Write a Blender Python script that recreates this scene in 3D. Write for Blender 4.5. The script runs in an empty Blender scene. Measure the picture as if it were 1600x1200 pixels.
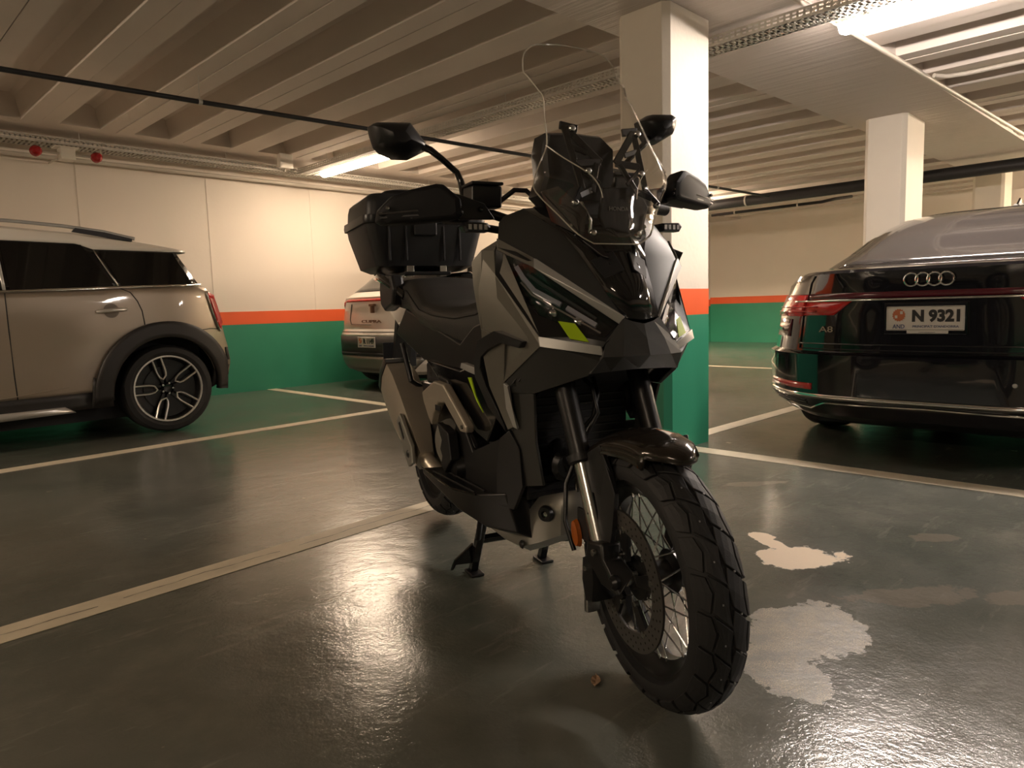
import bpy, bmesh, math, random
from mathutils import Vector, Matrix, Euler
random.seed(7)
PI = math.pi
C = bpy.context.scene.collection
sc = bpy.context.scene

# ------------------------------------------------------------ camera, exposure
cam_d = bpy.data.cameras.new('camera'); cam = bpy.data.objects.new('camera', cam_d); C.objects.link(cam)
cam_d.sensor_width = 36.0; cam_d.lens = 1105.0 / 1600 * 36; cam_d.clip_start = 0.02
_r = Vector((0.7040, -0.7097, -0.0290)); _d = Vector((-0.0972, -0.0558, -0.9937)); _f = Vector((0.7035, 0.7023, -0.1082))
_f.normalize(); _r = (_r - _f * _r.dot(_f)).normalized(); _u = _r.cross(_f)
cam.matrix_world = Matrix((( _r.x, _u.x, -_f.x, 0), (_r.y, _u.y, -_f.y, 0), (_r.z, _u.z, -_f.z, 0.85), (0, 0, 0, 1)))
sc.camera = cam
w = bpy.data.worlds.new('world'); sc.world = w; w.use_nodes = True
w.node_tree.nodes['Background'].inputs[0].default_value = (0.0, 0.0, 0.0, 1)
w.node_tree.nodes['Background'].inputs[1].default_value = 0
sc.view_settings.view_transform = 'Standard'; sc.view_settings.look = 'None'
sc.view_settings.gamma = 1; sc.view_settings.use_curve_mapping = False
sc.view_settings.exposure = 3.0
sc.cycles.use_denoising = True
sc.cycles.max_bounces = 10; sc.cycles.diffuse_bounces = 5; sc.cycles.glossy_bounces = 4
sc.cycles.transparent_max_bounces = 12; sc.cycles.sample_clamp_indirect = 6
LAMP_POWER = 24.0
WARM = (1.0, 0.775, 0.56); NEUTRAL = (1.0, 0.865, 0.77)

# ------------------------------------------------------------ materials
def mat(name, col, rough=0.5, metal=0.0, bump=0.0, bscale=80, var=0.0, vscale=6, coat=0.0, spec=0.5, emit=None, estr=0):
    m = bpy.data.materials.new(name); m.use_nodes = True
    nt = m.node_tree; b = nt.nodes['Principled BSDF']
    b.inputs['Base Color'].default_value = (*col, 1); b.inputs['Roughness'].default_value = rough
    b.inputs['Metallic'].default_value = metal; b.inputs['Coat Weight'].default_value = coat
    b.inputs['Coat Roughness'].default_value = 0.04
    b.inputs['Specular IOR Level'].default_value = spec
    if emit: b.inputs['Emission Color'].default_value = (*emit, 1); b.inputs['Emission Strength'].default_value = estr
    tc = nt.nodes.new('ShaderNodeTexCoord')
    if var > 0:
        n = nt.nodes.new('ShaderNodeTexNoise'); n.inputs['Scale'].default_value = vscale; n.inputs['Detail'].default_value = 5
        nt.links.new(tc.outputs['Object'], n.inputs['Vector'])
        mx = nt.nodes.new('ShaderNodeMix'); mx.data_type = 'RGBA'
        mx.inputs[6].default_value = (*[c * (1 - var) for c in col], 1); mx.inputs[7].default_value = (*[min(1, c * (1 + var)) for c in col], 1)
        nt.links.new(n.outputs['Fac'], mx.inputs[0]); nt.links.new(mx.outputs[2], b.inputs['Base Color'])
    if bump > 0:
        n = nt.nodes.new('ShaderNodeTexNoise'); n.inputs['Scale'].default_value = bscale; n.inputs['Detail'].default_value = 3
        nt.links.new(tc.outputs['Object'], n.inputs['Vector'])
        bp = nt.nodes.new('ShaderNodeBump'); bp.inputs['Strength'].default_value = bump; bp.inputs['Distance'].default_value = 0.002
        nt.links.new(n.outputs['Fac'], bp.inputs['Height']); nt.links.new(bp.outputs[0], b.inputs['Normal'])
    return m

def glassy(name, tint=(1, 1, 1), refl=1.0, base_alpha=0.0, rough=0.02, body=(0.02, 0.02, 0.02)):
    """thin clear sheet: transparent + fresnel gloss, with a little body colour"""
    m = bpy.data.materials.new(name); m.use_nodes = True; nt = m.node_tree
    for n in list(nt.nodes): nt.nodes.remove(n)
    out = nt.nodes.new('ShaderNodeOutputMaterial'); tr = nt.nodes.new('ShaderNodeBsdfTransparent')
    gl = nt.nodes.new('ShaderNodeBsdfGlossy'); gl.inputs['Roughness'].default_value = rough
    tr.inputs[0].default_value = (*tint, 1)
    fc = nt.nodes.new('ShaderNodeLayerWeight'); pw = nt.nodes.new('ShaderNodeMath'); pw.operation = 'POWER'; pw.inputs[1].default_value = 5
    nt.links.new(fc.outputs['Facing'], pw.inputs[0]); lw = nt.nodes.new('ShaderNodeMath'); lw.operation = 'MULTIPLY_ADD'
    lw.inputs[1].default_value = 0.96; lw.inputs[2].default_value = 0.04; nt.links.new(pw.outputs[0], lw.inputs[0])
    ml = nt.nodes.new('ShaderNodeMath'); ml.operation = 'MULTIPLY'; ml.inputs[1].default_value = refl; ml.use_clamp = True
    nt.links.new(lw.outputs[0], ml.inputs[0])
    df = nt.nodes.new('ShaderNodeBsdfDiffuse'); df.inputs[0].default_value = (*body, 1)
    m0 = nt.nodes.new('ShaderNodeMixShader'); m0.inputs[0].default_value = base_alpha
    nt.links.new(tr.outputs[0], m0.inputs[1]); nt.links.new(df.outputs[0], m0.inputs[2])
    m1 = nt.nodes.new('ShaderNodeMixShader'); nt.links.new(ml.outputs[0], m1.inputs[0])
    nt.links.new(m0.outputs[0], m1.inputs[1]); nt.links.new(gl.outputs[0], m1.inputs[2]); nt.links.new(m1.outputs[0], out.inputs[0])
    return m

M = dict(
    wall=mat('wall_paint', (0.77, 0.70, 0.61), 0.75, bump=0.25, bscale=30, var=0.04, vscale=1.5),
    orange=mat('orange_paint', (0.85, 0.13, 0.035), 0.5, var=0.05),
    green=mat('green_paint', (0.035, 0.26, 0.15), 0.45, bump=0.2, bscale=25, var=0.10, vscale=3),
    concrete=mat('painted_concrete', (0.61, 0.545, 0.485), 0.75, bump=0.35, bscale=22, var=0.07, vscale=2),
    pillar=mat('pillar_paint', (0.74, 0.68, 0.58), 0.6, bump=0.5, bscale=35, var=0.04),
    line=mat('line_paint', (0.62, 0.55, 0.42), 0.5, bump=0.3, bscale=60, var=0.22, vscale=9),
    galv=mat('galvanised_steel', (0.55, 0.53, 0.48), 0.5, 0.5, var=0.15, vscale=20),
    pipe_black=mat('black_pipe', (0.012, 0.012, 0.014), 0.45),
    pipe_white=mat('painted_pipe', (0.55, 0.50, 0.43), 0.5),
    red_dome=mat('red_plastic', (0.35, 0.01, 0.012), 0.25),
    plaster=mat('white_plastic', (0.72, 0.68, 0.6), 0.45),
    # motorcycle
    grey=mat('graphite_paint', (0.20, 0.19, 0.165), 0.42, 0.6),
    grey_dk=mat('matte_graphite', (0.050, 0.050, 0.047), 0.5, 0.3),
    silver=mat('silver_paint', (0.50, 0.50, 0.48), 0.36, 0.5),
    blk=mat('black_plastic', (0.012, 0.012, 0.013), 0.42, bump=0.15, bscale=400),
    guard=mat('guard_black', (0.009, 0.009, 0.010), 0.6, spec=0.18),
    blk_sat=mat('satin_black_plastic', (0.009, 0.009, 0.010), 0.33),
    blk_gl=mat('gloss_black', (0.006, 0.006, 0.007), 0.08, coat=0.5),
    blk_matte=mat('matte_black', (0.008, 0.008, 0.009), 0.7),
    rubber=mat('tyre_rubber', (0.016, 0.016, 0.017), 0.62, bump=0.2, bscale=300),
    seat=mat('seat_vinyl', (0.030, 0.029, 0.027), 0.42, bump=0.5, bscale=350),
    alu=mat('brushed_aluminium', (0.60, 0.54, 0.45), 0.40, 0.75, var=0.06, vscale=14),
    alu_lt=mat('cast_aluminium', (0.44, 0.43, 0.39), 0.42, 0.8),
    steel=mat('steel', (0.55, 0.55, 0.53), 0.22, 1.0),
    disc=mat('disc_steel', (0.22, 0.21, 0.20), 0.35, 0.9),
    lime=mat('lime_sticker', (0.42, 0.62, 0.01), 0.35),
    fender=mat('dark_bronze_gloss', (0.030, 0.024, 0.019), 0.16, 0.4, coat=0.6),
    amber=mat('amber_reflector', (0.42, 0.10, 0.01), 0.15, coat=0.5),
    led=mat('light_guide', (0.42, 0.43, 0.47), 0.25),
    alloy=mat('machined_alloy', (0.72, 0.69, 0.65), 0.3, 0.7),
    chrome=mat('chrome', (0.8, 0.78, 0.74), 0.08, 1.0),
    text_grey=mat('grey_print', (0.25, 0.25, 0.25), 0.4),
    # cars
    mini=mat('bronze_metallic', (0.36, 0.30, 0.235), 0.36, 0.55, coat=0.7),
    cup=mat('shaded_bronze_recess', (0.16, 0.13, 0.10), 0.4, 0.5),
    mini_roof=mat('pale_roof_paint', (0.80, 0.76, 0.69), 0.35, 0.0, coat=0.6),
    car_blk=mat('black_car_paint', (0.006, 0.006, 0.009), 0.10, 0.0, coat=1.0),
    car_glass=mat('tinted_glass', (0.006, 0.006, 0.006), 0.05, 0.0, spec=0.6),
    greyed_glass=mat('reflection_grey_glass', (0.045, 0.040, 0.038), 0.10, 0.0, spec=0.9, coat=0.6),  # base colour raised to grey to stand in for the reflected ceiling
    cladding=mat('dark_cladding', (0.022, 0.020, 0.019), 0.5),
    car_white=mat('pearl_white_paint', (0.60, 0.55, 0.49), 0.3, 0.1, coat=0.8),
    red_lens=mat('red_lens', (0.60, 0.012, 0.014), 0.12, coat=0.8, emit=(1.0, 0.02, 0.02), estr=0.0),
    dark_lens=mat('dark_red_lens', (0.10, 0.004, 0.015), 0.10, coat=0.8),
    plate=mat('plate_white', (0.72, 0.69, 0.64), 0.35),
    ink=mat('plate_ink', (0.01, 0.01, 0.012), 0.4),
    ink_blue=mat('plate_blue_ink', (0.05, 0.08, 0.22), 0.4),
    crest=mat('crest_orange', (0.55, 0.16, 0.06), 0.4),
    copper=mat('dark_copper', (0.16, 0.085, 0.05), 0.35, 0.6),
    rim_dark=mat('dark_wheel', (0.02, 0.02, 0.02), 0.3, 0.3),
    leaf=mat('dry_leaf', (0.35, 0.22, 0.13), 0.7),
    screen=glassy('clear_windscreen', (0.94, 0.93, 0.91), 0.85, 0.012, 0.02, (0.5, 0.45, 0.38)),
    lens=glassy('clear_lens', (0.93, 0.93, 0.95), 0.75, 0.02, 0.02, (0.1, 0.1, 0.1)),
    acryl_glint=mat('acrylic_edge_glint', (0.62, 0.58, 0.5), 0.15, spec=0.8),  # pale colour for light caught on the screen's edge and fold
)
def emitter(name, col, strength):
    m = mat(name, (0.9, 0.88, 0.8), 0.4); b = m.node_tree.nodes['Principled BSDF']
    b.inputs['Emission Color'].default_value = (*col, 1); b.inputs['Emission Strength'].default_value = strength
    return m
M['tube_far'] = emitter('lit_tube_far', WARM, LAMP_POWER*2.3); M['tube_bright'] = emitter('lit_tube_bright', NEUTRAL, LAMP_POWER*1.05); M['tube_soft'] = emitter('lit_tube_soft', WARM, LAMP_POWER*0.48); M['tube_warm'] = emitter('lit_tube_warm', WARM, LAMP_POWER); M['tube_neutral'] = emitter('lit_tube_neutral', NEUTRAL, LAMP_POWER)

# ------------------------------------------------------------ mesh helpers
def link(name, me, m, parent=None, smooth=False):
    o = bpy.data.objects.new(name, me); C.objects.link(o)
    if m and not me.materials: me.materials.append(M[m] if isinstance(m, str) else m)
    if parent: o.parent = parent
    if smooth:
        me.polygons.foreach_set('use_smooth', [True] * len(me.polygons))
    return o
def mesh(name, vs, fs, m, parent=None, smooth=False, fix=True):
    me = bpy.data.meshes.new(name); me.from_pydata([tuple(v) for v in vs], [], [tuple(f) for f in fs]); me.update()
    if fix:
        bm = bmesh.new(); bm.from_mesh(me); bmesh.ops.recalc_face_normals(bm, faces=bm.faces); bm.to_mesh(me); bm.free()
    return link(name, me, m, parent, smooth)
def bevel(o, wd=0.004, seg=2, ang=30):
    b = o.modifiers.new('bevel', 'BEVEL'); b.width = wd; b.segments = seg; b.limit_method = 'ANGLE'; b.angle_limit = math.radians(ang)
    return o
def soft(o, ang=40):
    me = o.data; me.polygons.foreach_set('use_smooth', [True] * len(me.polygons))
    try: me.set_sharp_from_angle(angle=math.radians(ang))
    except Exception: pass
    return o
def box(name, lo, hi, m, parent=None, bv=0):
    (a, b, c), (d, e, f) = lo, hi
    vs = [(a,b,c),(d,b,c),(d,e,c),(a,e,c),(a,b,f),(d,b,f),(d,e,f),(a,e,f)]
    o = mesh(name, vs, [(0,3,2,1),(4,5,6,7),(0,1,5,4),(1,2,6,5),(2,3,7,6),(3,0,4,7)], m, parent, fix=False)
    if bv: bevel(o, bv)
    return o
def prism(name, pts, ax, lo, hi, m, parent=None, bv=0):
    """2D polygon extruded along axis ax ('x','y','z') from lo to hi; pts in the two other axes in order"""
    n = len(pts); vs = []
    for t in (lo, hi):
        for (a, b) in pts: vs.append((t, a, b) if ax == 'x' else (a, t, b) if ax == 'y' else (a, b, t))
    fs = [tuple(range(n)), tuple(range(2*n-1, n-1, -1))] + [(i, (i+1) % n, n+(i+1) % n, n+i) for i in range(n)]
    o = mesh(name, vs, fs, m, parent)
    if bv: bevel(o, bv)
    return o
def tube_geo(path, r, seg=8, closed=False, vs=None, fs=None):
    vs = [] if vs is None else vs; fs = [] if fs is None else fs
    path = [Vector(p) for p in path]; n = len(path); base = len(vs)
    rs = r if isinstance(r, (list, tuple)) else [r] * n
    up = None
    for i, p in enumerate(path):
        if closed: t = (path[(i+1) % n] - path[i-1]).normalized()
        else: t = (path[min(i+1, n-1)] - path[max(i-1, 0)]).normalized()
        if up is None:
            up = Vector((0, 0, 1)) if abs(t.z) < 0.9 else Vector((1, 0, 0))
        up = (up - t * up.dot(t)).normalized(); s = t.cross(up)
        for k in range(seg):
            a = 2*PI*k/seg; vs.append(p + (up*math.cos(a) + s*math.sin(a)) * rs[i])
    for i in range(n if closed else n-1):
        j = (i+1) % n
        for k in range(seg): fs.append((base+i*seg+k, base+i*seg+(k+1) % seg, base+j*seg+(k+1) % seg, base+j*seg+k))
    if not closed:
        fs.append(tuple(base+k for k in range(seg))); fs.append(tuple(base+(n-1)*seg+k for k in reversed(range(seg))))
    return vs, fs
def tube(name, path, r, m, parent=None, seg=8, closed=False):
    vs, fs = tube_geo(path, r, seg, closed); return soft(mesh(name, vs, fs, m, parent), 50)
def lathe(name, prof, m, parent=None, axis='y', center=(0, 0, 0), seg=48, closed=False, ang=35):
    """prof: (r, a) pairs, revolved about axis through center"""
    vs, fs = [], []; n = len(prof); cx, cy, cz = center
    for k in range(seg):
        t = 2*PI*k/seg; c, s = math.cos(t), math.sin(t)
        for (r, a) in prof:
            if axis == 'y': vs.append((cx+r*c, cy+a, cz+r*s))
            elif axis == 'x': vs.append((cx+a, cy+r*c, cz+r*s))
            else: vs.append((cx+r*c, cy+r*s, cz+a))
    for k in range(seg):
        j = (k+1) % seg
        for i in range(n if closed else n-1):
            i2 = (i+1) % n; fs.append((k*n+i, k*n+i2, j*n+i2, j*n+i))
    if not closed:
        if prof[0][0] > 1e-6: fs.append(tuple(k*n for k in range(seg)))
        if prof[-1][0] > 1e-6: fs.append(tuple(k*n+n-1 for k in range(seg)))
    o = mesh(name, vs, fs, m, parent)
    bm = bmesh.new(); bm.from_mesh(o.data); bmesh.ops.remove_doubles(bm, verts=bm.verts, dist=1e-6); bmesh.ops.recalc_face_normals(bm, faces=bm.faces); bm.to_mesh(o.data); bm.free()
    return soft(o, ang)
def loft(name, secs, m, parent=None, caps=True, ang=35, closed=True):
    vs = [v for s in secs for v in s]; n = len(secs[0]); fs = []
    for i in range(len(secs)-1):
        for k in range(n if closed else n-1):
            k2 = (k+1) % n; fs.append((i*n+k, i*n+k2, (i+1)*n+k2, (i+1)*n+k))
    if caps and closed: fs += [tuple(range(n)), tuple(range(len(vs)-1, len(vs)-n-1, -1))]
    return soft(mesh(name, vs, fs, m, parent), ang)
def panel(name, pts, m, parent, th=0.006, off=0.0, ref=(0.9, 0, 0.75), mirror=True, bv=0.0015):
    """body panel: pts are (x, a, z) with a = distance from the centre plane; built on the right (y=-a) and mirrored"""
    res = []
    for s in ((-1, 1) if mirror else (-1,)):
        P = [Vector((x, s*a, z)) for x, a, z in pts]
        nrm = Vector((0, 0, 0)); c = sum(P, Vector()) / len(P)
        for i in range(len(P)):
            p, q = P[i]-c, P[(i+1) % len(P)]-c; nrm += p.cross(q)
        nrm.normalize()
        if nrm.dot(c - Vector(ref)) < 0: nrm = -nrm
        P = [p + nrm*off for p in P]; n = len(P)
        vs = P + [p - nrm*th for p in P]
        bm = bmesh.new(); bv_ = [bm.verts.new(v) for v in vs]
        f1 = bm.faces.new(bv_[:n]); f2 = bm.faces.new(bv_[n:][::-1])
        for i in range(n): bm.faces.new((bv_[i], bv_[(i+1) % n], bv_[n+(i+1) % n], bv_[n+i]))
        bmesh.ops.triangulate(bm, faces=[f1, f2]); bmesh.ops.recalc_face_normals(bm, faces=bm.faces)
        me = bpy.data.meshes.new(name); bm.to_mesh(me); bm.free()
        o = link(name, me, m, parent)
        if bv: bevel(o, bv, 2, 50)
        soft(o, 30)
        res.append(o)
    return res
def strips(name, rows, m, parent, th=0.008):
    """sheet from rows of points, given thickness with solidify"""
    n = len(rows[0]); vs = [p for r in rows for p in r]
    fs = [(i*n+k, i*n+k+1, (i+1)*n+k+1, (i+1)*n+k) for i in range(len(rows)-1) for k in range(n-1)]
    o = mesh(name, vs, fs, m, parent)
    s = o.modifiers.new('solid', 'SOLIDIFY'); s.thickness = th; s.offset = -1
    return soft(o, 25)
def text_mesh(name, body, wd, ht, mtx, m, parent=None, ext=0.0008, bold=0.0):
    cu = bpy.data.curves.new(name, 'FONT'); cu.body = body; cu.size = 1; cu.extrude = 0.01; cu.offset = bold; cu.resolution_u = 3
    t = bpy.data.objects.new(name, cu); C.objects.link(t)
    dg = bpy.context.evaluated_depsgraph_get(); me = bpy.data.meshes.new_from_object(t.evaluated_get(dg))
    bpy.data.objects.remove(t)
    xs = [v.co.x for v in me.vertices]; ys = [v.co.y for v in me.vertices]
    x0, x1, y0, y1 = min(xs), max(xs), min(ys), max(ys)
    for v in me.vertices:
        p = Vector(((v.co.x-(x0+x1)/2)/(x1-x0)*wd, (v.co.y-(y0+y1)/2)/(y1-y0)*ht, v.co.z*ext/0.01))
        v.co = mtx @ p
    return link(name, me, m, parent)
FACE_NX = Matrix(((0, 0, -1), (-1, 0, 0), (0, 1, 0))).to_4x4()      # text read when looking along +x
def at(x, y, z, rot=FACE_NX): return Matrix.Translation((x, y, z)) @ rot
def thing(name, label, cat, loc=(0, 0, 0), rz=0, group=None):
    o = bpy.data.objects.new(name, None); C.objects.link(o); o.location = loc; o.rotation_euler = (0, 0, rz); o.empty_display_size = 0.2
    o['label'] = label; o['category'] = cat
    if group: o['group'] = group
    return o
def tag(o, label, cat, group=None):
    o['label'] = label; o['category'] = cat
    if group: o['group'] = group
    return o
def struct(o): o['kind'] = 'structure'; return o
def stuff(o): o['kind'] = 'stuff'; return o
def lerp(a, b, t): return a + (b-a)*t
def interp(tab, x):
    if x <= tab[0][0]: return tab[0][1]
    for (a, b), (c, d) in zip(tab, tab[1:]):
        if x <= c: return b + (d-b)*(x-a)/(c-a)
    return tab[-1][1]

# ------------------------------------------------------------ the setting
def floor_material():
    m = bpy.data.materials.new('epoxy_floor'); m.use_nodes = True; nt = m.node_tree; b = nt.nodes['Principled BSDF']
    N = nt.nodes.new; L = nt.links.new
    tc = N('ShaderNodeTexCoord')
    def noise(scale, detail=4, rough=0.55, vec=None):
        n = N('ShaderNodeTexNoise'); n.inputs['Scale'].default_value = scale; n.inputs['Detail'].default_value = detail
        n.inputs['Roughness'].default_value = rough; L(vec or tc.outputs['Object'], n.inputs['Vector']); return n
    def ramp(src, p0, p1, c0=0.0, c1=1.0):
        r = N('ShaderNodeMapRange'); r.inputs[1].default_value = p0; r.inputs[2].default_value = p1
        r.inputs[3].default_value = c0; r.inputs[4].default_value = c1; L(src, r.inputs[0]); return r.outputs[0]
    def mix(f, a, bb):
        x = N('ShaderNodeMix'); x.data_type = 'RGBA'; L(f, x.inputs[0])
        for i, v in ((6, a), (7, bb)):
            if isinstance(v, tuple): x.inputs[i].default_value = (*v, 1)
            else: L(v, x.inputs[i])
        return x.outputs[2]
    def math_(op, a, bb=None):
        x = N('ShaderNodeMath'); x.operation = op
        for i, v in ((0, a), (1, bb)):
            if v is None: continue
            if isinstance(v, (int, float)): x.inputs[i].default_value = v
            else: L(v, x.inputs[i])
        return x.outputs[0]
    big = noise(0.9, 5); mid = noise(5, 6, 0.65)
    col = mix(ramp(big.outputs[0], 0.35, 0.65), (0.085, 0.096, 0.080), (0.145, 0.145, 0.124))
    col = mix(ramp(mid.outputs[0], 0.45, 0.75, 0, 0.5), col, (0.18, 0.178, 0.148))
    # scuffs, stretched along one direction
    mp = N('ShaderNodeMapping'); mp.inputs['Scale'].default_value = (1.2, 7, 1); mp.inputs['Rotation'].default_value = (0, 0, 0.35)
    L(tc.outputs['Object'], mp.inputs[0]); sc_ = noise(2.2, 8, 0.7, mp.outputs[0])
    col = mix(ramp(sc_.outputs[0], 0.57, 0.72, 0, 0.6), col, (0.26, 0.25, 0.21))
    # worn and stained patches where the coating has lifted: (x, y, rx, ry, angle)
    dn = noise(7, 8, 0.68); wob = math_('MULTIPLY', math_('SUBTRACT', dn.outputs[0], 0.5), 2.0)
    def patches(lst):
        acc = None
        for (x, y, rx, ry, a) in lst:
            mp = N('ShaderNodeMapping'); mp.vector_type = 'TEXTURE'; mp.inputs['Location'].default_value = (x, y, 0)
            mp.inputs['Rotation'].default_value = (0, 0, a); mp.inputs['Scale'].default_value = (rx, ry, 100)
            L(tc.outputs['Object'], mp.inputs[0])
            ln = N('ShaderNodeVectorMath'); ln.operation = 'LENGTH'; L(mp.outputs[0], ln.inputs[0])
            v = math_('ADD', ln.outputs[1], wob); mk = ramp(v, 1.02, 0.94)
            acc = mk if acc is None else math_('MAXIMUM', acc, mk)
        return acc
    pale = patches([(2.27, 0.935, 0.150, 0.095, -0.59), (2.33, 1.06, 0.09, 0.035, 1.2), (2.38, 1.13, 0.04, 0.045, 0.3)])
    tan = patches([(1.74, 0.70, 0.19, 0.13, 0.2), (1.52, 0.655, 0.12, 0.085, 0.9)])
    faint = patches([(2.15, 0.58, 0.20, 0.07, -0.7), (2.75, 0.66, 0.09, 0.05, -0.6), (2.35, 0.33, 0.12, 0.05, -0.8), (3.05, 1.5, 0.15, 0.04, -0.7)])
    speck = noise(300, 3); col = mix(math_('MULTIPLY', faint, 0.55), col, (0.22, 0.19, 0.15))
    blot = noise(16, 4, 0.6); tanf = math_('MULTIPLY', math_('MULTIPLY', tan, ramp(blot.outputs[0], 0.38, 0.58, 0.30, 1.0)), ramp(speck.outputs[0], 0.40, 0.62, 0.05, 0.95))
    col = mix(tanf, col, (0.40, 0.31, 0.18)); col = mix(pale, col, (0.62, 0.50, 0.35))
    chip = noise(13, 3, 0.5); col = mix(ramp(chip.outputs[0], 0.735, 0.76, 0, 0.7), col, (0.40, 0.34, 0.25))
    L(col, b.inputs['Base Color'])
    allp = math_('MAXIMUM', pale, math_('MULTIPLY', tan, 0.45))
    rg = noise(3.5, 5); r0 = ramp(rg.outputs[0], 0.3, 0.7, 0.13, 0.22)
    rr = N('ShaderNodeMix'); L(allp, rr.inputs[0]); L(r0, rr.inputs[2]); rr.inputs[3].default_value = 0.65
    L(rr.outputs[0], b.inputs['Roughness'])
    b.inputs['Specular IOR Level'].default_value = 1.0
    f4 = noise(120, 2, 0.5); f1 = noise(55, 3, 0.6); f2 = noise(7, 5, 0.6); f3 = noise(260, 2)
    hgt = math_('ADD', math_('MULTIPLY', f1.outputs[0], 0.35), math_('ADD', math_('MULTIPLY', f2.outputs[0], 1.6), math_('ADD', math_('MULTIPLY', f3.outputs[0], 0.14), math_('MULTIPLY', f4.outputs[0], 0.22))))
    bp = N('ShaderNodeBump'); bp.inputs['Strength'].default_value = 0.42; bp.inputs['Distance'].default_value = 0.004
    L(hgt, bp.inputs['Height']); L(bp.outputs[0], b.inputs['Normal'])
    return m
M['floor'] = floor_material()
X0, X1, Y0, Y1 = -7.5, 13.6, -9.5, 7.6
floor = struct(box('floor', (X0-0.2, Y0-0.2, -0.15), (X1+0.2, Y1+0.2, 0), 'floor'))
def wall(name, lo, hi, bands):
    w_ = struct(box(name, lo, hi, 'wall'))
    for i, (nm, a, b_, m) in enumerate(bands): box(nm, a, b_, m, w_)
    return w_
H = 2.9; ZG, ZO = 0.745, 0.885
def seam_wall(wl, axis, pos, vals):
    for v in vals:
        if axis == 'x': box('joint_strip', (v-0.006, pos-0.004, ZO), (v+0.006, pos, 2.5), 'wall', wl)
wl = wall('wall_left', (X0, Y1, 0), (X1, Y1+0.2, H), [('green_dado', (X0, Y1-0.004, 0), (X1, Y1, ZG), 'green'), ('orange_band', (X0, Y1-0.005, ZG), (X1, Y1, ZO), 'orange')])
seam_wall(wl, 'x', Y1, [0.75, 1.96, 3.16, 4.36, 5.56, 6.8])
wall('wall_right', (X1, Y0, 0), (X1+0.2, Y1, H), [('green_dado', (X1-0.004, Y0, 0), (X1, Y1, 0.79), 'green'), ('orange_band', (X1-0.005, Y0, 0.79), (X1, Y1, 0.925), 'orange')])
wall('wall_back', (X0-0.2, Y0, 0), (X0, Y1, H), [('green_dado', (X0, Y0, 0), (X0+0.004, Y1, ZG), 'green'), ('orange_band', (X0, Y0, ZG), (X0+0.005, Y1, ZO), 'orange')])
wall('wall_front', (X0, Y0-0.2, 0), (X1, Y0, H), [('green_dado', (X0, Y0, 0), (X1, Y0+0.004, ZG), 'green'), ('orange_band', (X0, Y0, ZG), (X1, Y0+0.005, ZO), 'orange')])

def pillar(name, x0, x1, y0, y1, ch=0.035, zt=2.452, zo=(0.775, 0.925)):
    def fp(e): return [(x0+ch-e*0.4, y0-e), (x1-ch+e*0.4, y0-e), (x1+e, y0+ch-e*0.4), (x1+e, y1-ch+e*0.4), (x1-ch+e*0.4, y1+e), (x0+ch-e*0.4, y1+e), (x0-e, y1-ch+e*0.4), (x0-e, y0+ch-e*0.4)]
    p = struct(prism(name, fp(0), 'z', 0, zt, 'pillar')); bevel(p, 0.003)
    prism('green_dado', fp(0.002), 'z', 0.0, zo[0], 'green', p); prism('orange_band', fp(0.002), 'z', zo[0], zo[1], 'orange', p)
    return p
pillar('pillar', 3.415, 3.885, 2.165, 2.50)
pillar('pillar', 7.03, 7.60, 2.03, 2.38)
pillar('pillar', -3.4, -2.9, 2.1, 2.45)
pillar('pillar', 10.9, 11.4, 2.0, 2.35)

# ceiling: top slab, ribbed precast units either side of a wide flat beam
ZC = 2.47
ceiling = struct(box('ceiling', (X0, Y0, H), (X1, Y1, H+0.15), 'concrete'))
def beam_mat():
    m = mat('board_marked_concrete', (0.60, 0.54, 0.49), 0.6)
    nt = m.node_tree; b = nt.nodes['Principled BSDF']; tc = nt.nodes.new('ShaderNodeTexCoord')
    mp = nt.nodes.new('ShaderNodeMapping'); mp.inputs['Scale'].default_value = (16, 0.8, 1); nt.links.new(tc.outputs['Object'], mp.inputs[0])
    n = nt.nodes.new('ShaderNodeTexNoise'); n.inputs['Scale'].default_value = 1.4; n.inputs['Detail'].default_value = 6
    nt.links.new(mp.outputs[0], n.inputs['Vector'])
    bp = nt.nodes.new('ShaderNodeBump'); bp.inputs['Strength'].default_value = 0.7; bp.inputs['Distance'].default_value = 0.012
    nt.links.new(n.outputs['Fac'], bp.inputs['Height']); nt.links.new(bp.outputs[0], b.inputs['Normal']); return m
bm_mat = beam_mat()
beam = struct(mesh('ceiling_beam', [(X0, 2.98, 2.45), (X1, 2.36, 2.45), (X1, 1.47, 2.45), (X0, 1.95, 2.45), (X0, 2.98, H), (X1, 2.36, H), (X1, 1.47, H), (X0, 1.95, H)],
     [(0,1,2,3), (4,5,6,7), (0,1,5,4), (1,2,6,5), (2,3,7,6), (3,0,4,7)], bm_mat))
soffit = struct(box('ceiling_edge_beam', (X0, 6.93, 2.475), (X1, Y1, H), 'concrete'))
PITCH, RIB0 = 0.575, 1.565      # first seam measured at x = 1.565
def unit_profile():
    g = 0.003; p = PITCH; return [(g, 0), (0.132, 0), (0.165, 0.17), (0.20, 0.20), (p-0.20, 0.20), (p-0.165, 0.17), (p-0.132, 0), (p-g, 0), (p-g, 0.30), (g, 0.30)]
def unit_mesh(nm, y0, y1):
    pr = unit_profile(); n = len(pr); vs = [(a, y, b) for y in (y0, y1) for a, b in pr]
    fs = [tuple(range(n)), tuple(range(2*n-1, n-1, -1))] + [(i, (i+1) % n, n+(i+1) % n, n+i) for i in range(n)]
    o = mesh(nm, vs, fs, 'concrete'); me = o.data; bpy.data.objects.remove(o); return me
k0 = int((X0-RIB0)/PITCH); k1 = int((X1-RIB0)/PITCH)
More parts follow.
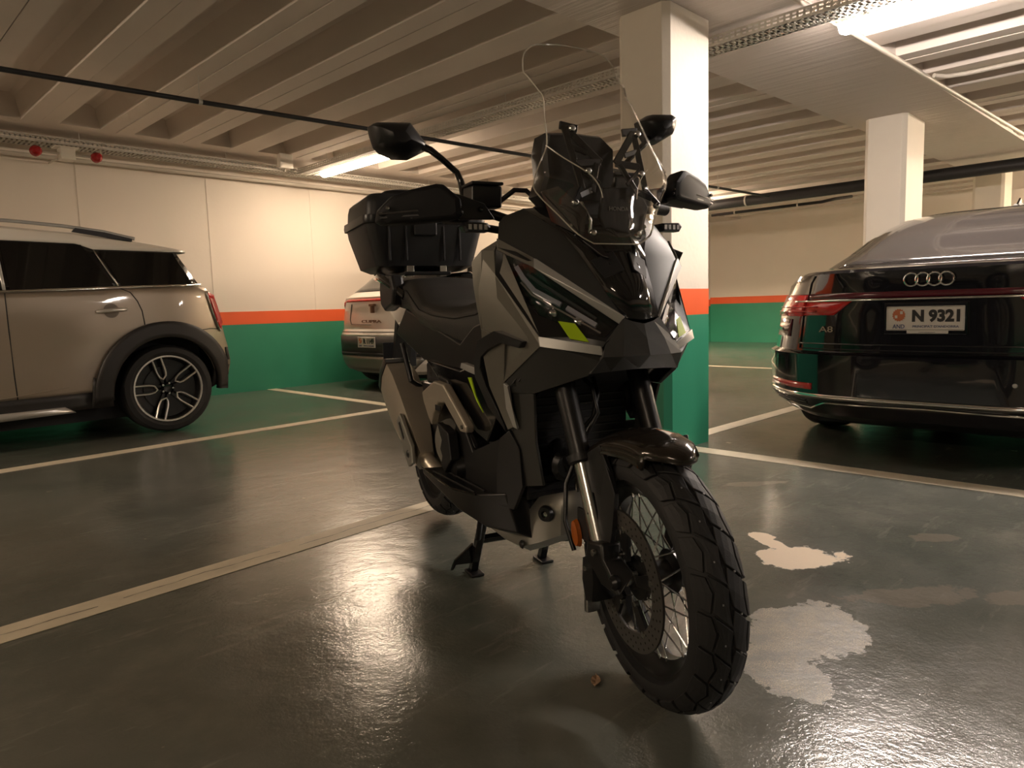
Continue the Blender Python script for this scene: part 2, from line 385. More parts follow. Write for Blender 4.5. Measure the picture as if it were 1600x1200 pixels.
mL = unit_mesh('slab_unit', 2.3, 6.98); mR = unit_mesh('slab_unit', Y0, 1.9)
for k in range(k0, k1):
    for me in (mL, mR):
        o = link('slab_unit', me, None, ceiling); o.location = (RIB0+k*PITCH, 0, ZC + (0.004 if k % 3 == 0 else 0))
# painted bay lines (measured end points on the floor)
def line(a, b, wd):
    a = Vector((*a, 0)); b = Vector((*b, 0)); d = (b-a).normalized(); s = Vector((-d.y, d.x, 0))*wd/2
    vs = [a-s, b-s, b+s, a+s]; vs = [(v.x, v.y, 0.0005) for v in vs] + [(v.x, v.y, 0.002) for v in vs]
    return mesh('painted_line', vs, [(0,1,2,3), (4,5,6,7), (0,1,5,4), (1,2,6,5), (2,3,7,6), (3,0,4,7)], 'line', floor)
line((-6, 1.97), (3.42, 2.47), 0.125); line((-6, 4.48), (3.60, 5.06), 0.12)
line((3.735, 7.6), (3.70, 5.02), 0.11); line((3.60, 2.16), (3.51, -8.5), 0.125)
line((3.9, 2.32), (8.6, 2.28), 0.11); line((8.44, 7.5), (8.46, -8), 0.11); line((3.70, 5.0), (3.62, 2.51), 0.11)
line((3.52, -0.9), (8.4, -0.95), 0.11); line((3.70, 5.06), (8.4, 5.1), 0.11)

for (xa, xb) in ((-1.0, 0.55), (0.62, 1.15), (1.22, 1.95)):
    a_, b_ = Vector((-6, 1.97)), Vector((3.42, 2.47)); up_, dn_ = [], []; k_ = 0; x = xa
    while x < xb:
        y = lerp(a_.y, b_.y, (x+6)/9.42) + 0.006*math.sin(x*9)+0.004*math.sin(x*31)+random.uniform(-0.002, 0.002); w_ = random.uniform(0.0006, 0.0024)
        up_.append((x, y+w_, 0.0024)); dn_.append((x, y-w_, 0.0024)); x += 0.018
    n_ = len(up_); mesh('paint_crack', up_+dn_, [(i, i+1, n_+i+1, n_+i) for i in range(n_-1)], 'grey_dk', floor)

# ------------------------------------------------------------ ceiling services
LAMP_LABELS = []
def lamp(x, y0, y1, m, label, z=2.33):
    t = thing('ceiling_lamp', label, 'lamp', (x, (y0+y1)/2, z), 0, 'tubular ceiling lamps'); L2 = (y1-y0)/2
    def sec(y, w_, h0, h1): return [(-w_*0.75, y, h1), (w_*0.75, y, h1), (w_, y, h1-0.012), (w_, y, h0), (-w_, y, h0), (-w_, y, h1-0.012)]
    loft('housing', [sec(-L2, 0.055, 0.035, 0.075), sec(L2, 0.055, 0.035, 0.075)], 'plaster', t)
    secs = []
    for y in (-L2+0.008, -L2+0.03, L2-0.03, L2-0.008):
        k = 0.8 if abs(y) > L2-0.02 else 1.0
        secs.append([(0.052*k*math.cos(a), y, 0.036-0.055*k*math.sin(a)) for a in [PI*i/10 for i in range(11)]])
    loft('diffuser', secs, m, t)
    for s in (-1, 1):
        box('mounting_clip', (-0.06, s*L2*0.75-0.012, 0.02), (0.06, s*L2*0.75+0.012, 0.08), 'steel', t)
        tube('hanger_rod', [(0, s*L2*0.7, 0.075), (0, s*L2*0.7, 0.145)], 0.004, 'galv', t, 6)
    return t
lamp(4.20, 5.77, 7.02, 'tube_soft', 'lit tube lamp at the end of the tray near the cream left wall')
lamp(4.29, 0.36, 1.60, 'tube_bright', 'lit tube lamp above the black saloon, at top right')
lamp(4.3, -4.6, -3.4, 'tube_bright', 'lit tube lamp outside the frame beyond the black saloon')
lamp(9.7, 5.9, 6.9, 'tube_far', 'lit tube lamp hidden behind the near pillar')
lamp(9.7, -0.6, 0.6, 'tube_far', 'lit tube lamp outside the frame over the far bays')
lamp(-3.2, -0.9, 0.3, 'tube_soft', 'lit tube lamp outside the frame on the left, nearest one')
lamp(-2.3, 4.0, 5.2, 'tube_warm', 'added unseen tube lamp outside the frame over the end of the left bays')  # lamp added to brighten the left wall and ceiling
lamp(9.7, -5.6, -4.4, 'tube_neutral', 'added unseen tube lamp outside the frame at the far right end')  # extra lamp added to raise the general light level
lamp(12.2, -0.8, 0.5, 'tube_far', 'added unseen tube lamp outside the frame beside the far wall')  # lamp added only to brighten the far wall

def tray(name, p0, p1, label, z=2.30, wd=0.16, step=0.036, side_rungs=True):
    a, b = Vector((*p0, z)), Vector((*p1, z)); d = (b-a); Ln = d.length; rz = math.atan2(d.y, d.x)
    t = thing(name, label, 'cable tray', a, rz)
    for s in (-1, 1):
        # slotted side rail: upper and lower lips joined by posts
        vs, fs = [], []
        def bx(lo, hi):
            n = len(vs); (x0, y0, z0), (x1, y1, z1) = lo, hi
            vs.extend([(x0,y0,z0),(x1,y0,z0),(x1,y1,z0),(x0,y1,z0),(x0,y0,z1),(x1,y0,z1),(x1,y1,z1),(x0,y1,z1)])
            fs.extend([tuple(n+i for i in f) for f in [(0,3,2,1),(4,5,6,7),(0,1,5,4),(1,2,6,5),(2,3,7,6),(3,0,4,7)]])
        y = s*wd/2; bx((0, y-0.002, 0), (Ln, y+0.002, 0.016)); bx((0, y-0.002, 0.026), (Ln, y+0.002, 0.036)); bx((0, y-0.002, 0.046), (Ln, y+0.002, 0.058))
        k = 0
        while k*step < Ln: bx((k*step, y-0.002, 0.016), (k*step+step*0.38, y+0.002, 0.046)); k += 1
        mesh('side_rail', vs, fs, 'galv', t, fix=False)
    vs, fs = [], []
    for y0, y1 in ((-wd/2, -wd/2+0.02), (-0.012, 0.012), (wd/2-0.02, wd/2)): bx((0, y0, 0), (Ln, y1, 0.002))
    k = 0
    while k*step < Ln: bx((k*step, -wd/2, 0), (k*step+step*0.5, wd/2, 0.0019)); k += 1
    stuff(mesh('perforated_base', vs, fs, 'galv', t, fix=False))
    for i in range(3):
        y = -0.045 + i*0.04
        tube('cable', [(0, y, 0.012)] + [(x*Ln/8, y+random.uniform(-0.012, 0.012), 0.012) for x in range(1, 8)] + [(Ln, y, 0.012)], 0.008, ['blk', 'pipe_white', 'blk_sat'][i], t, 6)
    k = 0.6
    while k < Ln:
        for s in (-1, 1): tube('hanger_rod', [(k, s*wd/2, 0.03), (k, s*wd/2, ZC-z+0.01)], 0.003, 'galv', t, 5)
        k += 1.3
    return t
tray('cable_tray', (4.05, 7.14), (4.03, -9.0), 'slotted steel cable tray running under the ribs beside the tube lamps', z=2.345)
tray('cable_tray', (-6.5, 7.28), (12.5, 7.28), 'pale slotted cable tray running high along the cream left wall', z=2.36, wd=0.22)
def pipe(path, r, m, label, cat='pipe', hang=None, seg=10, name='pipe'):
    t = thing(name, label, cat, path[0]); P = [Vector(p)-Vector(path[0]) for p in path]
    tube('pipe_run', P, r, m, t, seg)
    for h in (hang or []):
        p = Vector(h)-Vector(path[0]); tube('hanger_rod', [(p.x, p.y, p.z+r), (p.x, p.y, ZC-h[2]+p.z+0.01)], 0.0035, 'galv', t, 5)
        lathe('pipe_clip', [(r+0.004, -0.012), (r+0.004, 0.012)], 'galv', t, 'x' if abs(P[-1].x) > abs(P[-1].y) else 'y', (p.x, p.y, p.z), 14)
    return t
pipe([(-6, 5.40, 2.3), (0.97, 5.06, 2.3), (2.08, 5.0, 2.3), (3.46, 4.90, 2.3), (5.4, 4.80, 2.3), (9.85, 4.6, 2.3)], 0.017, 'pipe_black', 'thin black pipe hung on rods across the left ceiling', hang=[(-1.5, 5.18, 2.3), (2.08, 5.0, 2.3), (5.4, 4.8, 2.3), (8.5, 4.65, 2.3)])
pipe([(-6, 7.52, 2.305), (12.5, 7.52, 2.305)], 0.02, 'pipe_white', 'pale conduit fixed along the left wall under the tray')
pipe([(3.2, 1.70, 2.425), (4.4, 1.655, 2.425), (9.44, 1.46, 2.425), (13.4, 1.38, 2.425)], 0.016, 'pipe_white', 'pale conduit along the edge of the flat ceiling beam')
pipe([(5.98, 1.555, 2.43), (6.08, 1.50, 2.43), (6.12, 1.38, 2.43), (6.12, -3, 2.43)], 0.016, 'pipe_white', 'pale conduit branching off between the right ceiling ribs')
pipe([(10.0, 7.1, 2.30), (10.0, -7.0, 2.30)], 0.075, 'pipe_black', 'thick black drain pipe crossing behind the far pillar', hang=[(10, 3.2, 2.30), (10, 1.2, 2.30), (10, 5.0, 2.3)], seg=20)
pipe([(10.6, 5.9, 2.23), (10.6, 4.15, 2.23), (10.75, 4.02, 2.27), (11.4, 4.02, 2.36)], 0.022, 'pipe_black', 'thin bent black pipe just under the thick drain pipe', hang=[(10.6, 5.5, 2.23), (10.6, 4.5, 2.23)])
al = thing('alarm_sounder', 'two red domes on a grey box high on the left wall', 'alarm', (1.75, 6.98, 2.245))
box('junction_box', (-0.055, -0.03, -0.05), (0.055, 0.09, 0.05), 'plaster', al, 0.006)
for s in (-1, 1):
    tube('arm', [(s*0.05, 0.02, 0), (s*0.19, 0.02, 0)], 0.010, 'pipe_white', al)
    lathe('red_dome', [(0, -0.052), (0.018, -0.05), (0.036, -0.03), (0.044, 0), (0.044, 0.03), (0, 0.03)], 'red_dome', al, 'y', (s*0.2245, 0.0, 0), 24)
tube('wall_bracket', [(0, 0.07, 0.02), (0, 0.62, 0.02)], 0.008, 'pipe_white', al)
box('cover_plate', (-0.09, -0.02, 0.05), (0.09, 0.10, 0.06), 'plaster', al)
jb = thing('junction_box', 'small square white junction box on the wall tray', 'junction box', (3.68, 6.84, 2.398))
box('box_body', (-0.07, 0, -0.07), (0.07, 0.06, 0.07), 'plaster', jb, 0.008); box('box_lid', (-0.073, -0.012, -0.073), (0.073, 0.0, 0.073), 'plaster', jb, 0.006)
tube('cable_entry', [(0, 0.03, -0.07), (0, 0.05, -0.10)], 0.012, 'pipe_white', jb)
lf = thing('dry_leaf', 'small dry brown leaf on the floor left of the front tyre', 'leaf', (1.194, 0.952, 0.001), 0.6)
vs = []
for i in range(9):
    t_ = i/8; wd_ = 0.011*math.sin(PI*t_)**0.7+0.0004; x = (t_-0.5)*0.045
    vs += [(x, -wd_, 0.004+0.002*math.sin(i)), (x, 0, 0.0015), (x, wd_, 0.005+0.002*math.cos(i*2))]
o = mesh('leaf_blade', vs, [(i*3+k, i*3+k+1, i*3+k+4, i*3+k+3) for i in range(8) for k in (0, 1)], 'leaf', lf); o.modifiers.new('s', 'SOLIDIFY').thickness = 0.0012
tube('stalk', [(0.021, 0, 0.003), (0.034, 0.002, 0.002)], 0.0009, 'leaf', lf, 5)

# ------------------------------------------------------------ cars: shared parts
def tyre_profile(R, w_, rin):
    h = w_/2; return [(rin, -h*0.78), (rin+0.01, -h*0.92), (R-0.05, -h*1.0), (R-0.018, -h*0.93), (R-0.004, -h*0.72), (R, -h*0.3), (R, h*0.3), (R-0.004, h*0.72), (R-0.018, h*0.93), (R-0.05, h), (rin+0.01, h*0.92), (rin, h*0.78)]
def car_wheel(parent, cx, cy, cz, R, rin, w_=0.21, side=-1, fancy=False, name='wheel'):
    hub = lathe(name, [(rin*0.98, -side*0.02), (rin*0.98, side*w_*0.40), (rin*0.92, side*w_*0.36), (rin*0.88, side*w_*0.1), (0.0, side*w_*0.08)], 'rim_dark', parent, 'y', (0, 0, 0), 40)
    hub.location = (cx, cy, cz)
    lathe('tyre', tyre_profile(R, w_, rin), 'rubber', hub, 'y', seg=48, closed=True)
    fm = 'alloy' if fancy else 'rim_dark'
    y = side*w_*0.40
    lathe('rim_lip', [(rin*0.99, y-side*0.006), (rin*1.0, y+side*0.004), (rin*0.955, y+side*0.004), (rin*0.94, y-side*0.01)], fm, hub, 'y', closed=True)
    for k in range(5):
        a = k*2*PI/5 + 0.62
        # a spoke: dark web with a bright machined U-shaped rim
        def pt(r, t, yy): return (r*math.cos(a+t), yy, r*math.sin(a+t))
        r0, r1 = rin*0.30, rin*0.96
        lo, ro = [], []
        for i in range(9):
            q = i/8; r = lerp(r1, r0, q); hw = rin*(0.13 if q < 0.55 else 0.13*math.sqrt(max(0, 1-((q-0.55)/0.46)**2)))
            lo.append((r, hw)); 
        path = [((r), hw) for r, hw in lo] + [(r, -hw) for r, hw in reversed(lo[:-1])]
        P3 = [(r*math.cos(a)-h_*math.sin(a), y-side*0.004-side*0.02*(1-(r-r0)/(r1-r0)), r*math.sin(a)+h_*math.cos(a)) for r, h_ in path]
        tube('spoke', P3, 0.0065*rin/0.24, fm, hub, 6)
        for s in (-1, 1):
            Q_ = []
            for yy in (y-side*0.012, y-side*0.045):
                for r, h_ in ((r1, 0.19), (r1, 0.11), (r0*0.6, 0.03), (r0*0.6, 0.10)):
                    hh = s*h_*rin; Q_.append((r*math.cos(a)-hh*math.sin(a), yy-side*0.02*(1-r/r1), r*math.sin(a)+hh*math.cos(a)))
            mesh('spoke_web', Q_, [(0,1,2,3), (4,5,6,7), (0,1,5,4), (1,2,6,5), (2,3,7,6), (3,0,4,7)], 'rim_dark', hub)
        q = 0.028; lathe('wheel_bolt', [(0, side*0.004), (0.008, side*0.004), (0.008, -side*0.01)], 'steel', hub, 'y', (q*1.4*math.cos(a+0.6), y-side*0.03, q*1.4*math.sin(a+0.6)), 8)
    lathe('centre_cap', [(0, y-side*0.018), (0.030, y-side*0.020), (0.034, y-side*0.03), (0.05, y-side*0.05)], 'blk_gl', hub, 'y', seg=24)
    lathe('brake_disc', [(0.06, side*w_*0.12), (rin*0.66, side*w_*0.12), (rin*0.66, side*w_*0.16), (0.06, side*w_*0.16)], 'rim_dark', hub, 'y', closed=True)
    return hub

# ------------------------------------------------------------ bronze estate-like small car, left
def build_bronze_car():
    ox, oy = 0.4, 6.28
    t = thing('car', 'bronze small SUV with pale roof and black wheel arches, parked along the left wall', 'car', (ox, oy, 0))
    W_ = 0.83
    def inset(x, z):
        v = 0.014*((z-0.72)/0.35)**2 if z < 1.04 else 0.013 + (z-1.04)*0.40
        if z < 0.5: v += (0.5-z)*0.10
        if x > 1.75: v += 0.15*((x-1.75)/0.67)**2.6
        if x < -0.9: v += 0.20*((-0.9-x)/0.75)**2.2
        return v
    def sheet(name, fn, ns, nt, m, off=0.0, th=0.0, both=True, par=t, ang=35):
        for s in ((-1, 1) if both else (-1,)):
            vs = []
            for i in range(ns+1):
                for j in range(nt+1):
                    x, z = fn(i/ns, j/nt); vs.append((x-ox, s*(W_-inset(x, z)+off), z))
            fs = [(i*(nt+1)+j, (i+1)*(nt+1)+j, (i+1)*(nt+1)+j+1, i*(nt+1)+j+1) for i in range(ns) for j in range(nt)]
            if s > 0: fs = [f[::-1] for f in fs]
            o = mesh(name, vs, fs, m, par, fix=False)
            if th: q = o.modifiers.new('s', 'SOLIDIFY'); q.thickness = th; q.offset = -1
            soft(o, ang)
    RA, cxr, czr, cxf = 0.385, 1.895, 0.325, -0.72
    belt = [(-1.7, 0.80), (-1.2, 0.93), (-0.75, 0.985), (0.0, 1.005), (0.92, 1.034), (1.62, 1.061), (2.18, 1.084), (2.24, 1.06), (2.31, 0.98), (2.355, 0.80), (2.37, 0.72), (2.40, 0.62), (2.422, 0.50)]
    def low(x):
        b = 0.325 if x < 1.8 else interp([(1.8, 0.30), (2.24, 0.30), (2.37, 0.345), (2.41, 0.40), (2.422, 0.47)], x)
        for cx in (cxr, cxf):
            d = abs(x-cx)
            if d < RA: b = max(b, czr + math.sqrt(RA*RA-d*d))
        return b
    xs = sorted(set([round(-1.62+i*0.05, 4) for i in range(81)] + [cxr-RA+RA*(1-math.cos(PI*i/20)) for i in range(21)] + [cxf-RA+RA*(1-math.cos(PI*i/20)) for i in range(21)] + [2.36, 2.40, 2.415, 2.422]))
    n = len(xs)-1
    def body(s, q):
        x = xs[min(n, int(round(s*n)))]; a = low(x); b = max(interp(belt, x), a+0.002)
        if x < 1.52 and x > -1.1: a = max(a, 0.325)
        return x, lerp(a, b, q)
    sheet('body_side', body, n, 16, 'mini', 0, 0.004)
    # rear and deck closure across the car
    prof = [(-1.62, 0.30), (-1.66, 0.55), (-1.60, 0.80), (-1.45, 0.90), (-1.2, 0.95), (-0.75, 1.0)]
    rearp = [(2.05, 1.345), (2.10, 1.25), (2.19, 1.085), (2.24, 1.06), (2.31, 0.98), (2.355, 0.80), (2.37, 0.72), (2.40, 0.62), (2.422, 0.50), (2.405, 0.38), (2.24, 0.295)]
    def across(name, pr, m, bow=0.0, sgn=1):
        rows = []
        for (x, z) in pr:
            y = W_-inset(x, z); rows.append([(x-ox + sgn*bow*(1-(k/8.0)**2), y*k/8.0, z) for k in range(-8, 9)])
        strips(name, rows, m, t, 0.004)
    across('tailgate', rearp[2:8], 'mini', 0.10); across('rear_window', rearp[0:3], 'car_glass', 0.08); across('rear_bumper', rearp[7:], 'cladding', 0.10)
    across('bonnet', prof, 'mini', 0.12, -1)
    across('windscreen', [(-0.75, 1.0), (-0.15, 1.40)], 'car_glass', 0.08, -1)
    box('underbody_block', (-1.35-ox, -0.62, 0.13), (2.2-ox, 0.62, 0.75), 'blk_matte', t)  # box reaches low to block green wall reflections under the car
    # glass house, roof
    wtop = [(-0.75, 1.0), (-0.15, 1.36), (0.2, 1.375), (0.95, 1.378), (1.40, 1.372), (1.50, 1.335), (2.05, 1.335)]
    def gh(s, q):
        zl = interp(belt, lerp(-0.75, 2.19, s)); xt = lerp(-0.2, 2.05, s); xb = lerp(-0.75, 2.19, s)
        x = lerp(xb, xt, q); return x, lerp(zl, interp(wtop, x), q)
    sheet('pillar_trim', gh, 40, 5, 'blk_gl', 0.0, 0.004)
    def glass(p):   # quad bl, br, tr, tl
        def f(s, q): 
            b_ = (lerp(p[0][0], p[1][0], s), lerp(p[0][1], p[1][1], s)); c = (lerp(p[3][0], p[2][0], s), lerp(p[3][1], p[2][1], s))
            return lerp(b_[0], c[0], q), lerp(b_[1], c[1], q)
        return f
    sheet('quarter_window', glass([(1.632, 1.078), (2.125, 1.096), (2.035, 1.325), (1.53, 1.322)]), 8, 4, 'car_glass', 0.004)
    sheet('rear_door_window', glass([(0.975, 1.050), (1.585, 1.072), (1.43, 1.362), (0.965, 1.368)]), 8, 4, 'car_glass', 0.004)
    sheet('front_door_window', glass([(-0.40, 1.012), (0.915, 1.046), (0.91, 1.368), (-0.08, 1.355)]), 8, 4, 'car_glass', 0.004)
    def strip(pts, wd): 
        def f(s, q):
            k = s*(len(pts)-1); i = min(int(k), len(pts)-2); a, b = pts[i], pts[i+1]; u_ = k-i
            x, z = lerp(a[0], b[0], u_), lerp(a[1], b[1], u_); d = Vector((b[0]-a[0], b[1]-a[1])).normalized()
            return x-d.y*wd*(q-0.5), z+d.x*wd*(q-0.5)
        return f
    sheet('belt_strip', strip([(-0.7, 0.99), (0.0, 1.012), (0.92, 1.040), (1.62, 1.067), (2.20, 1.088)], 0.014), 12, 1, 'chrome', 0.010, 0.006)
    sheet('door_pillar_strip', strip([(0.945, 1.05), (0.940, 1.36)], 0.018), 4, 1, 'silver', 0.008, 0.004)
    sheet('pillar_edge', strip([(1.61, 1.075), (1.50, 1.33)], 0.010), 4, 1, 'steel', 0.009, 0.004)
    roofz = [(-0.15, 1.40), (0.1, 1.455), (0.5, 1.485), (0.96, 1.490), (1.53, 1.455), (1.86, 1.410), (2.07, 1.375), (2.14, 1.362)]
    rows = []
    for x in [-0.15, 0.0, 0.2, 0.5, 0.8, 0.96, 1.2, 1.40, 1.50, 1.65, 1.86, 2.0, 2.07, 2.14]:
        zt = interp(roofz, x); zb = max(interp(wtop, x), 1.33) if x < 2.06 else 1.338
        yb = W_-inset(x, zb)+0.003; r = []
        side_ = [(yb, zb-0.002), (yb-0.012, lerp(zb, zt, 0.35)), (yb-0.045, lerp(zb, zt, 0.70)), (yb-0.11, lerp(zb, zt, 0.90)), (yb-0.25, zt), (yb*0.3, zt+0.022)]
        for y, z in side_: r.append((x-ox, -y, z))
        for y, z in reversed(side_): r.append((x-ox, y, z))
        rows.append(r)
    strips('roof', rows, 'mini_roof', t, 0.004)
    sp = [(1.98, 1.375), (2.08, 1.356), (2.155, 1.342), (2.15, 1.330), (2.04, 1.325)]
    rows = [[(x-ox + 0.05*(1-(k/6)**2), 0.62*k/6, z+0.012*(1-(k/6)**2)) for k in range(-6, 7)] for x, z in sp]
    strips('roof_spoiler', rows, 'mini_roof', t, 0.004)
    for s in (-1, 1):
        y = s*0.62
        rp = [(0.0, 1.465), (0.3, 1.500), (0.7, 1.512), (1.05, 1.508), (1.35, 1.492), (1.6, 1.466), (1.80, 1.426)]
        tube('roof_rail', [(x-ox, y, z) for x, z in rp], 0.012, 'silver', t, 8)
        prism('rail_foot', [(1.40-ox, 1.455), (1.42-ox, 1.483), (1.6-ox, 1.462), (1.78-ox, 1.424), (1.78-ox, 1.405), (1.55-ox, 1.435)], 'y', y-0.012, y+0.012, 'blk', t)
    # cladding and arches
    for cx in (cxr, cxf):
        def arch(s, q):
            a = lerp(-0.10, PI+0.10, s) if cx == cxr else lerp(-0.1, PI+0.1, s); r = lerp(RA-0.004, 0.495, q)
            x, z = cx+r*math.cos(a), czr+r*math.sin(a)
            return min(x, 2.36), z
        sheet('wheel_arch', arch, 36, 4, 'cladding', 0.016, 0.03)
    sheet('sill_cladding', glass([(-0.26, 0.235), (1.44, 0.235), (1.42, 0.345), (-0.26, 0.335)]), 8, 3, 'cladding', 0.012, 0.03)
    sheet('arch_foot', glass([(1.38, 0.235), (1.52, 0.235), (1.51, 0.40), (1.40, 0.45)]), 4, 3, 'cladding', 0.014, 0.03)
    sheet('bumper_cladding', glass([(2.235, 0.297), (2.36, 0.345), (2.405, 0.46), (2.28, 0.48)]), 4, 3, 'cladding', 0.014, 0.03)
    sheet('sill_trim', glass([(-0.3, 0.185), (1.28, 0.222), (1.22, 0.262), (-0.3, 0.250)]), 8, 2, 'alloy', 0.030, 0.03)
    # door gap, handle, lights
    for s in (-1, 1):
        gp = [(1.615, 1.062), (1.68, 1.03), (1.72, 0.97), (1.745, 0.90), (1.755, 0.80)]
        tube('door_gap', [(x-ox, s*(W_-inset(x, z)+0.001), z) for x, z in gp], 0.0035, 'blk_matte', t, 6)
        gp = [(0.945, 1.03), (0.945, 0.8), (0.95, 0.5), (0.96, 0.34)]
        tube('door_gap', [(x-ox, s*(W_-inset(x, z)+0.001), z) for x, z in gp], 0.0035, 'blk_matte', t, 6)
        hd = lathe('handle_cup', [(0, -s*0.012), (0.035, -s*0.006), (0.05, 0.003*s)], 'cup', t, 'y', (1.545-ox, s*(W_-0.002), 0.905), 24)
        tube('door_handle', [(1.455-ox, s*(W_+0.002), 0.900), (1.47-ox, s*(W_+0.022), 0.902), (1.62-ox, s*(W_+0.024), 0.912), (1.64-ox, s*(W_+0.002), 0.912)], [0.010, 0.014, 0.014, 0.011], 'alloy', t, 8)
        sheet('tail_light', glass([(2.34, 0.735), (2.362, 0.80), (2.30, 1.01), (2.245, 1.035)]), 6, 6, 'red_lens', 0.010, 0.02, both=False) if s < 0 else None
        tube('light_bezel', [(x-ox, s*(W_-inset(x, z)+0.010), z) for x, z in [(2.245, 1.04), (2.24, 1.02), (2.27, 0.90), (2.31, 0.78), (2.335, 0.73)]], 0.008, 'chrome', t, 6)
        for cx in (cxr, cxf): car_wheel(t, cx-ox, s*(W_-0.115), 0.325, 0.322, 0.245, 0.21, s, True)
        sheet('bumper_reflector', glass([(2.385, 0.50), (2.412, 0.50), (2.40, 0.60), (2.375, 0.60)]), 2, 2, 'cladding', 0.006, 0.01, both=False) if s < 0 else None
        tube('bumper_gap', [(x-ox, s*(W_-inset(x, z)+0.002), z) for x, z in [(2.16, 0.745), (2.25, 0.752), (2.345, 0.745)]], 0.003, 'blk_matte', t, 6)
        tube('side_crease', [(x-ox, s*(W_-inset(x, z)+0.001), z) for x, z in [(1.25, 0.40), (0.9, 0.36), (0.4, 0.345)]], 0.004, 'mini', t, 6)
        mr = box('door_mirror', (-0.35-ox, s*(W_+0.03)-0.08*(s < 0), 1.02), (-0.20-ox, s*(W_+0.03)+0.08*(s > 0), 1.13), 'blk_gl', t, 0.02)
        lathe('headlight', [(0, -0.02), (0.09, -0.01), (0.11, 0.05)], 'lens', t, 'x', (-1.60-ox, s*0.55, 0.72), 24)
build_bronze_car()

# ------------------------------------------------------------ ring-lofted cars seen from behind
class RingCar:
    def __init__(s, name, label, loc, rings, k):
        s.t = thing(name, label, 'car', loc); s.rings = rings; s.k = k
    def at(s, d, z, off=0.0):
        r = s.rings
        xr = interp([(q[0], q[1]) for q in r], z); w_ = interp([(q[0], q[3]) for q in r], z)
        n = Vector((-1, 4*s.k*abs(d)**3*(1 if d >= 0 else -1)/max(w_, .1), 0)); n.normalize()
        return Vector((xr+s.k*abs(d)**4, w_*d, z)) + n*off
    def ring(s, q, kf=0.5, n=28):
        z, xr, xf, w_ = q[:4]; P = []
        for i in range(n+1):
            d = -1+2*i/n; P.append((xr+s.k*abs(d)**4, w_*d, z))
        for i in range(1, 12): P.append((lerp(xr+s.k, xf-kf, i/12), w_, z))
        for i in range(17):
            d = 1-2*i/16; P.append((xf-kf*abs(d)**3, w_*d, z))
        for i in range(1, 12): P.append((lerp(xf-kf, xr+s.k, i/12), -w_, z))
        return P
    def shell(s, name, rings, m, kf=0.5, ang=22):
        return loft(name, [s.ring(q, kf) for q in rings], m, s.t, True, ang)
    def patch(s, name, d0, d1, z0, z1, m, off=0.006, th=0.01, n=16, nz=2, slant=(0, 0), par=None):
        """d0/d1 edge positions (may be pairs bottom, top)"""
        a = d0 if isinstance(d0, tuple) else (d0, d0); b = d1 if isinstance(d1, tuple) else (d1, d1)
        vs = []
        for j in range(nz+1):
            q = j/nz
            for i in range(n+1):
                u_ = i/n; z = lerp(z0, z1, q) + lerp(slant[0], slant[1], u_); vs.append(s.at(lerp(lerp(a[0], a[1], q), lerp(b[0], b[1], q), u_), z, off))
        fs = [(j*(n+1)+i, j*(n+1)+i+1, (j+1)*(n+1)+i+1, (j+1)*(n+1)+i) for j in range(nz) for i in range(n)]
        if (a[0] < b[0]): pass
        else: fs = [f[::-1] for f in fs]
        fs = [f[::-1] for f in fs]
        o = mesh(name, vs, fs, m, par or s.t, fix=False); q = o.modifiers.new('s', 'SOLIDIFY'); q.thickness = th; q.offset = -1
        return soft(o, 40)

def side_window(c, G, x0, x1, x2, x3, z0, z1):
    for s in (-1, 1):
        vs = []; n = 6
        for j in range(n+1):
            q = j/n; z = lerp(z0, z1, q); y = interp([(g[0], g[3]) for g in G], z)+0.004
            for xa in (lerp(x0, x3, q), lerp(x1, x2, q)): vs.append((xa, s*y, z))
        o = mesh('side_window', vs, [(2*j, 2*j+1, 2*j+3, 2*j+2) for j in range(n)], 'car_glass', c.t); m_ = o.modifiers.new('s', 'SOLIDIFY'); m_.thickness = 0.004; m_.offset = 0
        soft(o, 60)
        xm = lerp(x0, x1, 0.5); tube('window_post', [(xm, s*(interp([(g[0], g[3]) for g in G], z)+0.009), z) for z in (z0, lerp(z0, z1, 0.5), z1)], 0.012, 'blk_gl', c.t, 6)

def plate_and_text(car, y, x, z, wd, ht, main, small, parent_mat='plate', sub=True):
    p = box('number_plate', (x-0.008, y-wd/2, z-ht/2), (x, y+wd/2, z+ht/2), 'plate', car.t, 0.004)
    xf = x-0.0095
    fr = [(y-wd/2+0.004, z-ht/2+0.004), (y+wd/2-0.004, z-ht/2+0.004), (y+wd/2-0.004, z+ht/2-0.004), (y-wd/2+0.004, z+ht/2-0.004)]
    tube('plate_border', [(xf+0.001, a, b) for a, b in fr], 0.0018, 'galv', p, 4, True)
    text_mesh('lettering', main, wd*0.60, ht*0.52, at(xf, y-wd*0.145, z+ht*0.10), 'ink', p, bold=0.05)
    text_mesh('lettering', 'AND', wd*0.16, ht*0.17, at(xf, y+wd*0.33, z-ht*0.33), 'ink_blue', p, bold=0.01)
    text_mesh('lettering', small, wd*0.58, ht*0.10, at(xf, y-wd*0.145, z-ht*0.33), 'ink_blue', p)
    pts = []
    for i in range(32):
        r = ht*0.27*(1 if i % 2 else 0.86); a = 2*PI*i/32; pts.append((y+wd*0.33+r*math.cos(a)*0.95, z+ht*0.14+r*math.sin(a)))
    cr = prism('crest', pts, 'x', xf-0.0006, xf+0.001, 'crest', p)
    for a, b in ((0.10, 0.10), (-0.10, 0.10), (0.10, -0.07), (-0.10, -0.07)):
        yy, zz = y+wd*0.33+a*ht, z+ht*0.14+b*ht; box('crest_quarter', (xf-0.0012, yy-0.05*ht, zz-0.06*ht), (xf-0.0004, yy+0.05*ht, zz+0.06*ht), 'crest' if a*b > 0 else 'plate', p)
    return p

